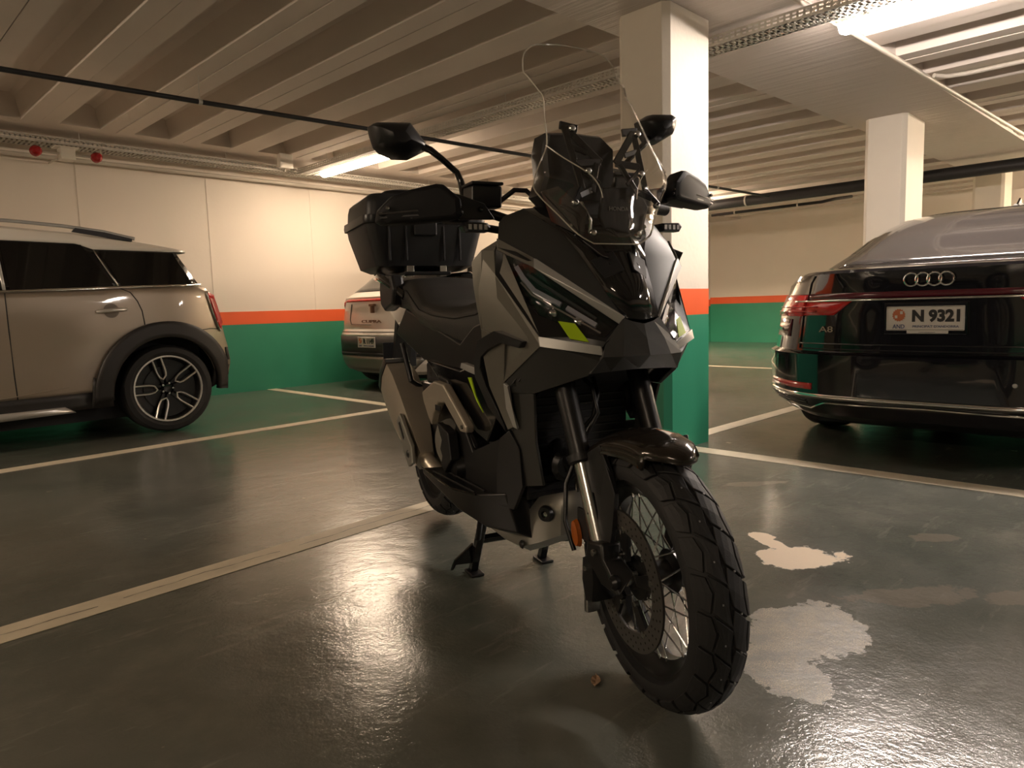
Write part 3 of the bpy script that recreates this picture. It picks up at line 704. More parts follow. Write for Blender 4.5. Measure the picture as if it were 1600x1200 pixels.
def build_saloon():
    R_ = [(0.18, 0.12, 4.75, 0.86), (0.215, 0.05, 4.8, 0.90), (0.27, 0.02, 4.85, 0.955), (0.32, 0.0, 4.9, 0.975), (0.545, 0.0, 4.9, 0.985), (0.562, 0.028, 4.9, 0.965), (0.62, 0.030, 4.88, 0.955), (0.76, 0.022, 4.86, 0.93), (0.86, 0.012, 4.8, 0.885), (0.93, 0.008, 4.7, 0.865), (0.975, -0.006, 4.55, 0.82), (0.990, 0.004, 4.5, 0.79), (1.0, 0.06, 4.4, 0.75), (1.025, 0.40, 3.9, 0.69)]
    c = RingCar('car', 'black saloon seen from behind, with four linked rings and a white plate', (3.84, 0.99, 0), R_, 0.45)
    c.shell('body', R_, 'car_blk', 0.6)
    G = [(1.02, 0.38, 3.6, 0.70), (1.10, 0.60, 3.3, 0.665), (1.20, 0.82, 3.0, 0.62), (1.29, 1.05, 2.75, 0.565), (1.34, 1.22, 2.6, 0.53), (1.375, 1.45, 2.4, 0.49), (1.395, 1.75, 2.1, 0.42), (1.40, 1.95, 2.0, 0.30)]
    side_window(c, G, 1.05, 3.0, 2.45, 1.72, 1.06, 1.335)
    save = c.rings; kk = c.k
    c.k = 0.22; c.rings = G
    c.shell('cabin', G, 'car_blk', 0.3, 40)
    c.patch('rear_window', (-0.84, -0.80), (0.84, 0.80), 1.035, 1.362, 'greyed_glass', 0.006, 0.006, 24, 12)
    c.patch('window_frame', (-0.86, -0.83), (0.86, 0.83), 1.362, 1.374, 'blk_gl', 0.008, 0.006, 24, 1)
    c.rings = save; c.k = kk
    an = lathe('roof_antenna', [(0.0, 0.0), (0.035, 0.0), (0.028, 0.014), (0.0, 0.02)], 'silver', c.t, 'z', (1.75, -0.05, 1.40), 16)
    prism('antenna_fin', [(1.68, 1.405), (1.80, 1.405), (1.79, 1.44), (1.765, 1.452)], 'y', -0.056, -0.044, 'blk_gl', c.t, 0.003)
    # light bar and tail lights
    c.patch('light_bar', -0.985, 0.985, 0.842, 0.872, 'dark_lens', 0.004, 0.012, 60, 1)
    c.patch('chrome_bar', -0.80, 0.80, 0.829, 0.838, 'chrome', 0.014, 0.012, 50, 1)
    for s in (-1, 1):
        c.patch('tail_light', s*0.70, s*0.99, 0.752, 0.868, 'red_lens', 0.012, 0.018, 14, 3)
        c.patch('tail_light', (s*0.49, s*0.40), (s*0.69, s*0.69), 0.757, 0.828, 'red_lens', 0.010, 0.014, 10, 2)
        for z in (0.775, 0.80): c.patch('light_blade', s*0.60, s*0.975, z, z+0.006, 'red_lens', 0.020, 0.008, 14, 1)
        c.patch('dark_red_patch', s*0.80, s*0.985, 0.635, 0.735, 'dark_lens', 0.006, 0.010, 8, 2)  # dark red patch below the outer tail light
        c.patch('low_reflector', s*0.585, s*0.965, 0.352, 0.386, 'red_lens', 0.005, 0.008, 16, 1)
        tube('boot_gap', [c.at(s*0.70, z, 0.002) for z in (0.575, 0.63, 0.70, 0.76, 0.83, 0.87, 0.93, 0.97)], 0.0035, 'blk_matte', c.t, 5)
        pts = [(0.30, 0.286), (0.52, 0.283), (0.58, 0.262), (0.63, 0.244), (0.80, 0.250), (0.93, 0.268), (0.985, 0.30)]
        tube('chrome_trim', [c.at(s*d, z, 0.006) for d, z in [(0.0, 0.292)] + pts], 0.0055, 'chrome', c.t, 6)
        for i in range(3): tube('vent_slat', [c.at(s*d, 0.262+0.014*i + (d-0.7)*0.05, 0.002) for d in (0.64, 0.75, 0.85, 0.94)], 0.003, 'blk', c.t, 5)
        for cx in (1.02, 3.98): car_wheel(c.t, cx, s*0.815, 0.345, 0.345, 0.26, 0.25, s)
        box('door_mirror', (3.05, s*0.93-0.07, 0.93), (3.2, s*0.93+0.09, 1.05), 'car_blk', c.t, 0.03)
    box('underbody_block', (0.55, -0.72, 0.10), (4.2, 0.72, 0.30), 'blk_matte', c.t)  # box added to block wall reflections on the floor beneath
    c.patch('chrome_blade', -0.985, 0.985, 0.305, 0.328, 'chrome', 0.010, 0.014, 60, 1)
    c.patch('boot_gap_low', -0.70, 0.70, 0.572, 0.578, 'blk_matte', 0.002, 0.006, 40, 1)
    c.patch('boot_crease', -0.70, 0.70, 0.60, 0.606, 'car_blk', 0.006, 0.006, 40, 1)
    # four rings
    for i in range(4):
        y = 0.076 - i*0.0505; z = 0.926
        tube('emblem_ring', [(0.0-0.006, y+0.031*math.cos(a), z+0.031*math.sin(a)) for a in [2*PI*k/28 for k in range(28)]], 0.0042, 'chrome', c.t, 6, True)
    pa = c.at(0.53, 0.682, 0.004); text_mesh('lettering', 'A8', 0.085, 0.032, Matrix.Translation(pa) @ Matrix.Rotation(-0.26, 4, 'Z') @ FACE_NX, 'chrome', c.t, 0.003, 0.01)
    box('plate_recess', (-0.002, -0.165, 0.66), (0.024, 0.195, 0.815), 'car_blk', c.t, 0.004)
    plate_and_text(c, 0.013, -0.002, 0.738, 0.338, 0.118, 'N 9321', "PRINCIPAT D'ANDORRA")
    tb = box('plate_tab', (-0.008, -0.09, 0.664), (0.0, 0.09, 0.682), 'plate', c.t, 0.004)
    text_mesh('lettering', 'concessionari', 0.07, 0.007, at(-0.0090, 0, 0.671), 'text_grey', tb)
    lathe('parking_sensor', [(0, -0.003), (0.009, -0.002), (0.011, 0.004)], 'silver', c.t, 'x', (-0.002, -0.36, 0.43), 14)
    lathe('exhaust_pipe', [(0.03, 0.05), (0.03, 0.3), (0.024, 0.3), (0.024, 0.05)], 'steel', c.t, 'x', (0, -0.5, 0.2), 14, True)
build_saloon()

def build_white_car():
    R_ = [(0.18, 0.12, 3.85, 0.74), (0.22, 0.04, 3.9, 0.80), (0.30, 0.01, 3.95, 0.85), (0.44, 0.0, 3.95, 0.87), (0.60, 0.0, 3.95, 0.87), (0.66, 0.03, 3.95, 0.86), (0.80, 0.04, 3.9, 0.85), (0.93, 0.05, 3.8, 0.82), (1.0, 0.04, 3.6, 0.78), (1.04, 0.10, 3.3, 0.73)]
    c = RingCar('car', 'white hatchback with red light bar, half hidden behind the motorcycle top case', (4.25, 6.4, 0), R_, 0.30)
    c.shell('body', R_, 'car_white', 0.5)
    save = c.rings
    G = [(1.03, 0.09, 2.9, 0.72), (1.15, 0.26, 2.7, 0.67), (1.27, 0.40, 2.5, 0.62), (1.36, 0.42, 2.3, 0.57), (1.41, 0.5, 2.1, 0.50), (1.43, 0.8, 1.8, 0.35)]
    side_window(c, G, 0.80, 2.45, 2.0, 0.95, 1.075, 1.345)
    c.rings = G; c.shell('cabin', G, 'car_white', 0.3, 40)
    c.patch('rear_window', (-0.86, -0.84), (0.86, 0.84), 1.06, 1.30, 'car_glass', 0.006, 0.006, 20, 6)
    c.patch('roof_spoiler', -0.9, 0.9, 1.315, 1.36, 'blk_gl', 0.06, 0.08, 20, 2)
    for s in (-1, 1): c.patch('side_glass', s*0.90, s*1.0, 1.06, 1.30, 'car_glass', 0.006, 0.006, 6, 4)
    c.rings = save
    c.patch('light_bar', -0.96, 0.96, 0.952, 0.978, 'red_lens', 0.010, 0.014, 40, 1)
    for s in (-1, 1):
        c.patch('tail_light', (s*0.86, s*0.70), (s*0.97, s*0.985), 0.885, 0.952, 'red_lens', 0.012, 0.014, 8, 2)
        for cx in (0.72, 3.1): prism('wheel_arch', [(cx+0.375*math.cos(a), 0.315+0.375*math.sin(a)) for a in [lerp(-0.35, PI+0.35, i/24) for i in range(25)]], 'y', min(s*0.80, s*0.874), max(s*0.80, s*0.874), 'blk_matte', c.t)
        for cx in (0.72, 3.1): car_wheel(c.t, cx, s*0.785, 0.315, 0.315, 0.23, 0.21, s)
    tube('tail_panel_edge', [c.at(d, z, 0.003) for d, z in [(-0.80, 0.93), (-0.82, 0.76), (-0.70, 0.712), (0, 0.705), (0.40, 0.712), (0.44, 0.76), (0.42, 0.93)]], 0.004, 'blk_gl', c.t, 5)
    c.patch('plate_panel', (-0.80, -0.76), (0.80, 0.76), 0.41, 0.585, 'cladding', 0.008, 0.010, 24, 2)
    box('underbody_block', (0.4, -0.62, 0.12), (3.3, 0.62, 0.30), 'blk_matte', c.t)
    c.patch('diffuser', -0.84, 0.84, 0.375, 0.41, 'blk_matte', 0.012, 0.012, 24, 1)
    c.patch('lower_bumper', (-0.75, -0.90), (0.75, 0.90), 0.215, 0.37, 'grey', 0.010, 0.012, 24, 3)
    c.patch('bumper_gap', -0.97, 0.97, 0.628, 0.634, 'blk_matte', 0.003, 0.005, 30, 1)
    text_mesh('lettering', 'CUPRA', 0.36, 0.032, at(0.005, -0.09, 0.742), 'copper', c.t, 0.003, 0.01)
    e = box('emblem', (-0.008, -0.15, 0.90), (0.03, -0.07, 0.925), 'copper', c.t, 0.003)
    box('emblem_stem', (-0.008, -0.125, 0.83), (0.03, -0.095, 0.905), 'copper', c.t, 0.003)
    plate_and_text(c, -0.01, -0.012, 0.522, 0.325, 0.112, 'R 1149', "PRINCIPAT D'ANDORRA")
build_white_car()

# ------------------------------------------------------------ motorcycle (x forward, y to its left, z up)
B = thing('motorcycle', 'graphite grey adventure scooter with tall clear windscreen and black top case on its centre stand', 'motorcycle', (1.797, 2.191, 0), math.atan2(-0.934, -0.358))

def tread_blocks(name, R, rt, pitches, polys, m, par, dep=0.0065):
    """blocks on the tyre's crown: polys = list of (edge polyline A, edge polyline B) in (phi, pitch fraction)"""
    vs, fs = [], []
    def P(phi, th, lift): 
        rr = rt + lift; return ((R-rt+rr*math.cos(phi))*math.cos(th), rr*1.06*math.sin(phi), (R-rt+rr*math.cos(phi))*math.sin(th))
    for k in range(pitches):
        for A, Bb in polys:
            nA = len(A); nt = 3; base = len(vs)
            for lift in (0.0, -dep):
                for i in range(nA):
                    for j in range(nt+1):
                        u_ = j/nt; ph = lerp(A[i][0], Bb[i][0], u_); th = (k+lerp(A[i][1], Bb[i][1], u_))*2*PI/pitches
                        vs.append(P(ph, th, lift))
            N = nA*(nt+1); g = lambda i, j, l: base+l*N+i*(nt+1)+j
            for i in range(nA-1):
                for j in range(nt): fs.append((g(i,j,0), g(i+1,j,0), g(i+1,j+1,0), g(i,j+1,0)))
                for j in (0, nt): fs.append((g(i,j,0), g(i,j,1), g(i+1,j,1), g(i+1,j,0)))
            for j in range(nt):
                for i in (0, nA-1): fs.append((g(i,j,0), g(i,j+1,0), g(i,j+1,1), g(i,j,1)))
    o = mesh(name, vs, fs, m, par); bevel(o, 0.0012, 1, 40); return stuff(o)

def bike_wheel(name, loc, rot, R, rt, rr, pitches, spokes=32, disc_side=-1, disc_r=0.148):
    w2 = rt*0.72
    rim = lathe(name, [(rr+0.004, -w2), (rr+0.006, -w2+0.004), (rr-0.004, -w2+0.006), (rr-0.010, -w2*0.55), (rr-0.026, -w2*0.25), (rr-0.028, w2*0.25), (rr-0.010, w2*0.55), (rr-0.004, w2-0.006), (rr+0.006, w2-0.004), (rr+0.004, w2), (rr-0.008, w2-0.002), (rr-0.016, w2*0.6), (rr-0.036, w2*0.3), (rr-0.036, -w2*0.3), (rr-0.016, -w2*0.6), (rr-0.008, -w2+0.002)], 'rim_dark', B, 'y', seg=72, closed=True)
    rim.location = loc; rim.rotation_euler = rot
    prof = []
    for i in range(25):
        ph = lerp(-1.95, 1.95, i/24); q = rt-0.0065; r = R-rt+q*math.cos(ph); y = q*1.06*math.sin(ph)
        if r < rr+0.004: r = rr+0.004
        prof.append((r, y))
    prof += [(rr-0.002, w2*0.9), (rr-0.002, -w2*0.9)]
    lathe('tyre', prof, 'rubber', rim, 'y', seg=96, closed=True)
    polys = [([(-0.04, 0.00), (-0.13, 0.50), (-0.04, 0.93)], [(-0.62, 0.42), (-0.48, 0.90), (-0.61, 1.34)]),
             ([(0.04, 0.50), (-0.06, 0.98), (0.04, 1.43)], [(0.62, 0.12), (0.50, 0.62), (0.61, 1.04)]),
             ([(-0.69, 0.40), (-0.55, 0.88), (-0.68, 1.30)], [(-1.16, 0.62), (-1.20, 1.05), (-1.16, 1.44)]),
             ([(0.69, 0.14), (0.57, 0.62), (0.68, 1.02)], [(1.16, 0.0), (1.20, 0.42), (1.16, 0.82)])]
    tread_blocks('tread', R, rt, pitches, polys, 'rubber', rim)
    vs, fs = [], []
    for k in range(pitches):
        for ph, f in ((-0.30, 0.60), (0.30, 0.3)):
            th = (k+f)*2*PI/pitches; c_ = Vector(((R-rt+(rt+0.0005)*math.cos(ph))*math.cos(th), (rt+0.0005)*1.06*math.sin(ph), (R-rt+(rt+0.0005)*math.cos(ph))*math.sin(th)))
            nrm = Vector((math.cos(ph)*math.cos(th), math.sin(ph), math.cos(ph)*math.sin(th))); tv = Vector((-math.sin(th), 0, math.cos(th))); sv = nrm.cross(tv); n = len(vs)
            for a, b_ in ((-1, -1), (1, -1), (1, 1), (-1, 1)): vs.append(c_+tv*a*0.0016+sv*b_*0.0013)
            for a, b_ in ((-1, -1), (1, -1), (1, 1), (-1, 1)): vs.append(c_+tv*a*0.0016+sv*b_*0.0013-nrm*0.003)
            fs += [(n, n+1, n+2, n+3)] + [(n+i, n+(i+1) % 4, n+4+(i+1) % 4, n+4+i) for i in range(4)]
    stuff(mesh('wear_mark', vs, fs, 'text_grey', rim))
    hub = lathe('hub', [(0.0, -0.058), (0.020, -0.058), (0.024, -0.050), (0.045, -0.046), (0.048, -0.036), (0.030, -0.028), (0.028, 0.028), (0.048, 0.036), (0.045, 0.046), (0.02, 0.055), (0.0, 0.055)], 'rim_dark', rim, 'y', seg=32)
    # crossed spokes: two mirrored meshes shared by all copies
    metas = []
    for s, d in ((-1, 1), (-1, -1), (1, 1), (1, -1)):
        a = d*0.62
        p0 = Vector((0.044*math.cos(a), s*0.040, 0.044*math.sin(a))); p1 = Vector(((rr-0.030), s*-0.010 if False else s*0.012, 0))
        v_, f_ = tube_geo([p0, p1], 0.0019, 5); v_, f_ = tube_geo([p1-(p1-p0)*0.07, p1+(p1-p0)*0.02], 0.0034, 6, False, v_, f_)
        me = bpy.data.meshes.new('spoke'); me.from_pydata([tuple(v) for v in v_], [], f_); me.materials.append(M['steel']); metas.append(me)
    for k in range(spokes):
        me = metas[k % 4]; o = bpy.data.objects.new('spoke', me); C.objects.link(o); o.parent = rim
        o.rotation_euler = (0, (k*2*PI/spokes), 0)
    y = disc_side*0.066
    bd = [(disc_r, y-0.0025), (disc_r, y+0.0025), (disc_r*0.72, y+0.0025), (disc_r*0.72, y-0.0025)]
    dk = lathe('brake_disc', bd, 'disc', rim, 'y', seg=72, closed=True)
    vs, fs = [], []
    for k in range(36):
        for i, rq in enumerate((0.78, 0.86, 0.94)):
            th = 2*PI*(k+i*0.33)/36; cx_, cz_ = disc_r*rq*math.cos(th), disc_r*rq*math.sin(th); n = len(vs)
            for j in range(6): a = 2*PI*j/6; vs.append((cx_+0.0028*math.cos(a), y+disc_side*0.0028, cz_+0.0028*math.sin(a)))
            fs.append(tuple(n+j for j in range(6)))
    stuff(mesh('disc_hole', vs, fs, 'blk_matte', rim))
    for k in range(5):
        a = 2*PI*k/5+0.3; c_, s_ = math.cos(a), math.sin(a); q = []
        for r, h_ in ((disc_r*0.76, 0.016), (disc_r*0.76, -0.016), (0.045, -0.010), (0.045, 0.010)):
            q.append((r*c_-h_*s_, r*s_+h_*c_))
        prism('disc_carrier', q, 'y', y-0.002, y+0.006, 'blk_sat', rim)
        lathe('disc_rivet', [(0, disc_side*0.006), (0.007, disc_side*0.005), (0.008, 0)], 'steel', rim, 'y', (disc_r*0.75*c_, y, disc_r*0.75*s_), 10)
        lathe('carrier_bolt', [(0, disc_side*0.010), (0.005, disc_side*0.009), (0.006, 0)], 'steel', rim, 'y', (0.055*math.cos(a+.3), y, 0.055*math.sin(a+.3)), 8)
    return rim
AX = (1.485, -0.036, 0.277)
FW = bike_wheel('front_wheel', AX, (0.05, 0, -0.10), 0.277, 0.057, 0.207, 23, 40)
RW = bike_wheel('rear_wheel', (0.0, 0.0, 0.285), (0, 0, 0), 0.265, 0.070, 0.185, 22, 32, 1, 0.12)
tube('axle', [(AX[0], -0.11, AX[2]), (AX[0], 0.10, AX[2])], 0.012, 'steel', B, 12)
lathe('axle_nut', [(0, -0.112), (0.010, -0.112), (0.016, -0.104), (0.016, -0.095)], 'blk_sat', B, 'y', (AX[0], AX[1], AX[2]), 16)

# front fork (slightly turned with the wheel)
def fork(s, y0):
    top = Vector((1.235, y0, 0.70)); mid = Vector((1.318, y0, 0.515)); low = Vector((1.405, y0, 0.315))
    t = tube('fork_tube', [top-(mid-top)*0.6, top, mid], [0.026, 0.026, 0.024], 'blk_sat', B, 20)
    lathe('dust_seal', [(0.021, 0), (0.031, 0.0), (0.031, 0.016), (0.026, 0.02)], 'blk', t, 'z', (0, 0, 0), 20).matrix_local = Matrix.Translation(mid) @ (mid-top).to_track_quat('Z', 'Y').to_matrix().to_4x4()
    tube('fork_stanchion', [mid, low], 0.019, 'steel', B, 20)
    ft = loft('fork_foot', [[(low.x+0.012+a*1.0, y0+b, low.z+0.025+c_) for a, b, c_ in [(-0.030, -0.026, 0.0), (0.030, -0.026, 0.01), (0.034, 0.02, 0.01), (-0.030, 0.02, 0.0)]],
                            [(low.x+0.005+a, y0+b, low.z-0.01+c_) for a, b, c_ in [(-0.032, -0.028, 0), (0.045, -0.028, 0.01), (0.045, 0.02, 0.01), (-0.032, 0.02, 0)]],
                            [(AX[0]+a, y0+b, AX[2]+c_) for a, b, c_ in [(-0.050, -0.022, -0.022), (0.022, -0.022, -0.028), (0.026, 0.016, 0.022), (-0.050, 0.016, 0.03)]]], 'blk_sat', B, ang=50)
    bevel(ft, 0.006, 2)
    return mid, low
fork(-1, -0.118); fork(1, 0.088)
panel('fork_guard', [(1.350, 0.118, 0.510), (1.410, 0.112, 0.520), (1.455, 0.115, 0.455), (1.450, 0.12, 0.37), (1.440, 0.125, 0.315), (1.405, 0.125, 0.31), (1.395, 0.12, 0.40)], 'blk', B, 0.012, 0, (1.4, 0, 0.4), False)
box('fork_yoke', (1.16, -0.15, 0.735), (1.25, 0.12, 0.765), 'blk_sat', B, 0.008)
lathe('side_reflector', [(0, -0.008), (0.016, -0.006), (0.018, 0.004), (0, 0.004)], 'amber', B, 'y', (0, 0, 0), 24).matrix_local = Matrix.Translation((1.338, -0.142, 0.342)) @ Matrix.Rotation(-0.25, 4, 'Y') @ Matrix.Diagonal((0.85, 1, 1.75, 1))
box('reflector_bracket', (1.33, -0.136, 0.33), (1.38, -0.128, 0.40), 'blk', B, 0.003)
cal = loft('brake_caliper', [[(1.378+a*q*0.8, -0.140+b, 0.250+c_*0.85) for a, c_ in [(-0.028, 0.05), (0.030, 0.065), (0.040, 0.0), (0.030, -0.055), (-0.012, -0.062), (-0.034, -0.01)]] for b, q in ((0.0, 0.8), (0.012, 1.0), (0.060, 1.0), (0.070, 0.85))], 'blk_sat', B)
lathe('caliper_bolt', [(0, -0.008), (0.006, -0.008), (0.008, 0.002)], 'steel', cal, 'y', (1.38, -0.140, 0.275), 10)
box('brake_pad', (1.335, -0.125, 0.155), (1.350, -0.09, 0.205), 'steel', cal, 0.002)
tube('brake_hose', [(1.20, -0.09, 0.72), (1.26, -0.05, 0.66), (1.285, -0.05, 0.60), (1.26, -0.08, 0.53), (1.28, -0.135, 0.44), (1.30, -0.150, 0.36), (1.33, -0.145, 0.30)], 0.0055, 'blk_sat', B, 8)
tube('brake_hose', [(1.16, 0.0, 0.70), (1.22, -0.01, 0.64), (1.23, -0.03, 0.58), (1.18, -0.06, 0.52)], 0.006, 'blk_sat', B, 8)
lathe('pinch_bolt', [(0, -0.008), (0.007, -0.007), (0.008, 0)], 'steel', B, 'y', (1.425, -0.147, 0.325), 10)

# front mudguard: arched, crowned, with dropped sides
secs = []
for i in range(21):
    r = 0.318 - 0.010*math.sin(PI*i/20); row = []
    drop = interp([(0, 0.052), (0.3, 0.046), (0.5, 0.036), (0.8, 0.045), (1, 0.05)], i/20); hw = interp([(0, 0.060), (0.3, 0.070), (0.6, 0.076), (1, 0.066)], i/20)
    for yy, dr in [(-hw-0.004, drop), (-hw, drop*0.5), (-hw*0.93, 0.014), (-hw*0.72, 0.004), (-hw*0.35, -0.003), (0, -0.006), (hw*0.35, -0.003), (hw*0.72, 0.004), (hw*0.93, 0.014), (hw, drop*0.5), (hw+0.004, drop)]:
        a = lerp(math.radians(60+12*min(1, abs(yy)/hw)**2), math.radians(150), i/20); rr_ = r-dr-(0.012 if i == 0 and abs(yy) < hw*0.95 else 0); row.append(Vector((rr_*math.cos(a), yy, rr_*math.sin(a))))
    secs.append(row)
fm = Euler((0.05, 0, -0.10)).to_matrix()
secs = [[fm @ p + Vector(AX) for p in row] for row in secs]
fo = strips('front_mudguard', secs, 'fender', B, 0.006); soft(fo, 60)
panel('mudguard_stay', [(1.30, 0.118, 0.50), (1.40, 0.118, 0.55), (1.43, 0.108, 0.49), (1.40, 0.118, 0.44), (1.33, 0.12, 0.44)], 'blk', B, 0.01, 0, (1.35, 0, 0.5))

# ---- fairing
LENS = [(1.182, 0.236, 0.974), (1.232, 0.222, 0.963), (1.266, 0.193, 0.936), (1.377, 0.048, 0.808), (1.377, 0.086, 0.778), (1.341, 0.13, 0.792), (1.262, 0.190, 0.832), (1.190, 0.238, 0.932)]
core = prism('fairing_core', [(0.98, 0.60), (1.16, 0.655), (1.24, 0.70), (1.30, 0.76), (1.31, 0.80), (1.20, 0.93), (1.16, 1.00), (1.10, 1.04), (0.98, 1.0)], 'y', -0.125, 0.125, 'blk_matte', B)
prism('fairing_core', [(0.98, 0.62), (1.10, 0.67), (1.16, 0.74), (1.14, 0.90), (1.08, 0.97), (0.98, 0.95)], 'y', -0.205, 0.205, 'blk_matte', B)
# bezel ring and recessed lamp unit
def inset_poly(pts, f):
    c_ = [sum(p[i] for p in pts)/len(pts) for i in range(3)]; return [tuple(lerp(p[i], c_[i], f) for i in range(3)) for p in pts]
BEZ = [(1.165, 0.250, 0.990), (1.242, 0.228, 0.972), (1.270, 0.192, 0.944), (1.386, 0.045, 0.810), (1.392, 0.088, 0.768), (1.345, 0.137, 0.782), (1.300, 0.202, 0.782), (1.178, 0.253, 0.925)]
def ring_panel(name, outer, inner, m, th=0.02, off=0.0, ref=(0.9, 0, 0.75)):
    for s in (-1, 1):
        n = len(outer); O_ = [Vector((x, s*a, z)) for x, a, z in outer]; I_ = [Vector((x, s*a, z)) for x, a, z in inner]
        c_ = sum(O_, Vector())/n; nm = Vector()
        for i in range(n): nm += (O_[i]-c_).cross(O_[(i+1) % n]-c_)
        nm.normalize(); nm = nm if nm.dot(c_-Vector(ref)) > 0 else -nm
        vs = [p+nm*off for p in O_] + [p+nm*(off-0.002) for p in I_] + [p+nm*(off-th) for p in I_] + [p+nm*(off-th) for p in O_]
        fs = [(k*n+i, k*n+(i+1) % n, ((k+1) % 4)*n+(i+1) % n, ((k+1) % 4)*n+i) for k in range(4) for i in range(n)]
        soft(mesh(name, vs, fs, m, B), 30)
ring_panel('headlight_bezel', BEZ, LENS, 'blk_sat', 0.03)
heads = panel('headlight', LENS, 'blk_gl', B, 0.01, -0.026, bv=0)
LENSP = inset_poly(LENS, 0.005)
panel('headlight_lens', LENSP, 'lens', B, 0.003, -0.002, bv=0.001)
def on_lens(s, u_, v_, off):   # u along from outer top to the tip, v from lower to upper edge
    top = [(1.182, 0.236, 0.974), (1.266, 0.193, 0.936), (1.377, 0.048, 0.808)]; bot = [(1.190, 0.238, 0.930), (1.262, 0.190, 0.832), (1.377, 0.086, 0.778)]
    def pl(P, u_):
        k = min(int(u_*2), 1); q = u_*2-k; return Vector([lerp(P[k][i], P[k+1][i], q) for i in range(3)])
    p = pl(bot, u_).lerp(pl(top, u_), v_); n = Vector((0.72, 0.55, 0.42)).normalized(); p = p + n*off; return Vector((p.x, s*p.y, p.z))
for hi, s in enumerate((-1, 1)):
    hp = heads[hi]
    def strip_on(name, uv, wd, m, off, par=hp):
        P = [on_lens(s, a, b, off) for a, b in uv]; vs, fs = [], []
        up = Vector((0.1, -0.1*s, 1)).normalized()
        for i, p in enumerate(P):
            t_ = (P[min(i+1, len(P)-1)]-P[max(i-1, 0)]).normalized(); nn = Vector((0.72, 0.55*s, 0.42)).normalized(); sd = t_.cross(nn).normalized()
            vs += [p-sd*wd/2, p+sd*wd/2, p+sd*wd/2-nn*0.010, p-sd*wd/2-nn*0.010]
        for i in range(len(P)-1):
            for k in range(4): fs.append((i*4+k, i*4+(k+1) % 4, i*4+4+(k+1) % 4, i*4+4+k))
        fs += [(0, 1, 2, 3), (len(vs)-4, len(vs)-3, len(vs)-2, len(vs)-1)]
        mesh(name, vs, fs, m, par)
    strip_on('light_guide', [(0.20, 0.80), (0.30, 0.60), (0.46, 0.50), (0.66, 0.52)], 0.010, 'led', -0.008)
    strip_on('light_guide', [(0.70, 0.52), (0.90, 0.45)], 0.010, 'led', -0.008)
    strip_on('chrome_edge', [(0.26, 0.40), (0.42, 0.34), (0.95, 0.22)], 0.004, 'chrome', -0.009)
    strip_on('light_guide', [(0.16, 0.85), (0.27, 0.52), (0.42, 0.42), (0.60, 0.42)], 0.004, 'steel', -0.010)
    strip_on('inner_blade', [(0.36, 0.80), (0.55, 0.76), (0.88, 0.70)], 0.006, 'grey_dk', -0.012)
    strip_on('inner_blade', [(0.05, 0.35), (0.20, 0.16), (0.40, 0.10)], 0.012, 'fender', -0.012)
    strip_on('reflector_panel', [(0.30, 0.22), (0.48, 0.14), (0.64, 0.12)], 0.030, 'blk_gl', -0.018)
    for a, b_ in ((0.42, 0.20), (0.62, 0.22), (0.80, 0.30)):
        c_ = on_lens(s, a, b_, -0.012); lathe('projector', [(0, 0.004), (0.008, 0.002), (0.012, -0.006), (0.012, -0.012)], 'chrome' if a > 0.5 else 'blk_gl', hp, 'x', tuple(c_), 16)
SIDE = [(1.120, 0.262, 0.985), (1.165, 0.238, 1.005), (1.172, 0.252, 0.978), (1.178, 0.253, 0.925), (1.300, 0.204, 0.782), (1.305, 0.205, 0.763), (1.130, 0.218, 0.670), (1.10, 0.245, 0.735), (1.10, 0.262, 0.800), (1.095, 0.270, 0.860), (1.09, 0.274, 0.905), (1.085, 0.274, 0.960)]
panel('side_cowl', SIDE, 'grey', B, 0.003, bv=0.0008)
panel('side_cowl_edge', [(1.085, 0.274, 0.960), (1.09, 0.274, 0.905), (1.095, 0.270, 0.860), (1.10, 0.262, 0.800), (0.96, 0.20, 0.80), (0.95, 0.20, 0.92)], 'grey_dk', B, 0.008, -0.004, (0.9, 0, 0.85))
panel('silver_strip', [(1.258, 0.196, 0.957), (1.264, 0.188, 0.954), (1.394, 0.044, 0.822), (1.379, 0.049, 0.806), (1.270, 0.198, 0.934)], 'silver', B, 0.006, 0.004, bv=0.0015)
panel('cowl_frame', [(1.165, 0.240, 1.008), (1.262, 0.194, 0.956), (1.272, 0.198, 0.934), (1.178, 0.246, 0.980)], 'grey', B, 0.006, 0.003, bv=0.0015)
panel('leg_shield', [(1.10, 0.262, 0.800), (1.19, 0.240, 0.775), (1.130, 0.218, 0.670), (1.114, 0.206, 0.605), (1.119, 0.190, 0.556), (1.098, 0.198, 0.546), (1.058, 0.228, 0.655), (1.066, 0.245, 0.730)], 'grey', B, 0.010)
panel('leg_shield_edge', [(1.130, 0.218, 0.668), (1.145, 0.214, 0.662), (1.132, 0.200, 0.60), (1.135, 0.186, 0.552), (1.119, 0.190, 0.556), (1.114, 0.206, 0.605)], 'silver', B, 0.008, 0.003)
TRIM = [(1.262, 0.224, 0.772), (1.245, 0.224, 0.758), (1.185, 0.242, 0.770), (1.068, 0.245, 0.730), (1.045, 0.240, 0.706), (1.050, 0.230, 0.659), (1.090, 0.202, 0.565), (1.090, 0.198, 0.544), (1.023, 0.214, 0.598), (0.995, 0.238, 0.673), (1.018, 0.248, 0.723), (1.085, 0.262, 0.772), (1.180, 0.262, 0.796)]
TO = [(1.262, 0.228, 0.772), (1.180, 0.264, 0.796), (1.085, 0.266, 0.772), (1.018, 0.252, 0.723), (0.995, 0.242, 0.673), (1.023, 0.220, 0.598), (1.060, 0.205, 0.560), (1.090, 0.200, 0.538)]
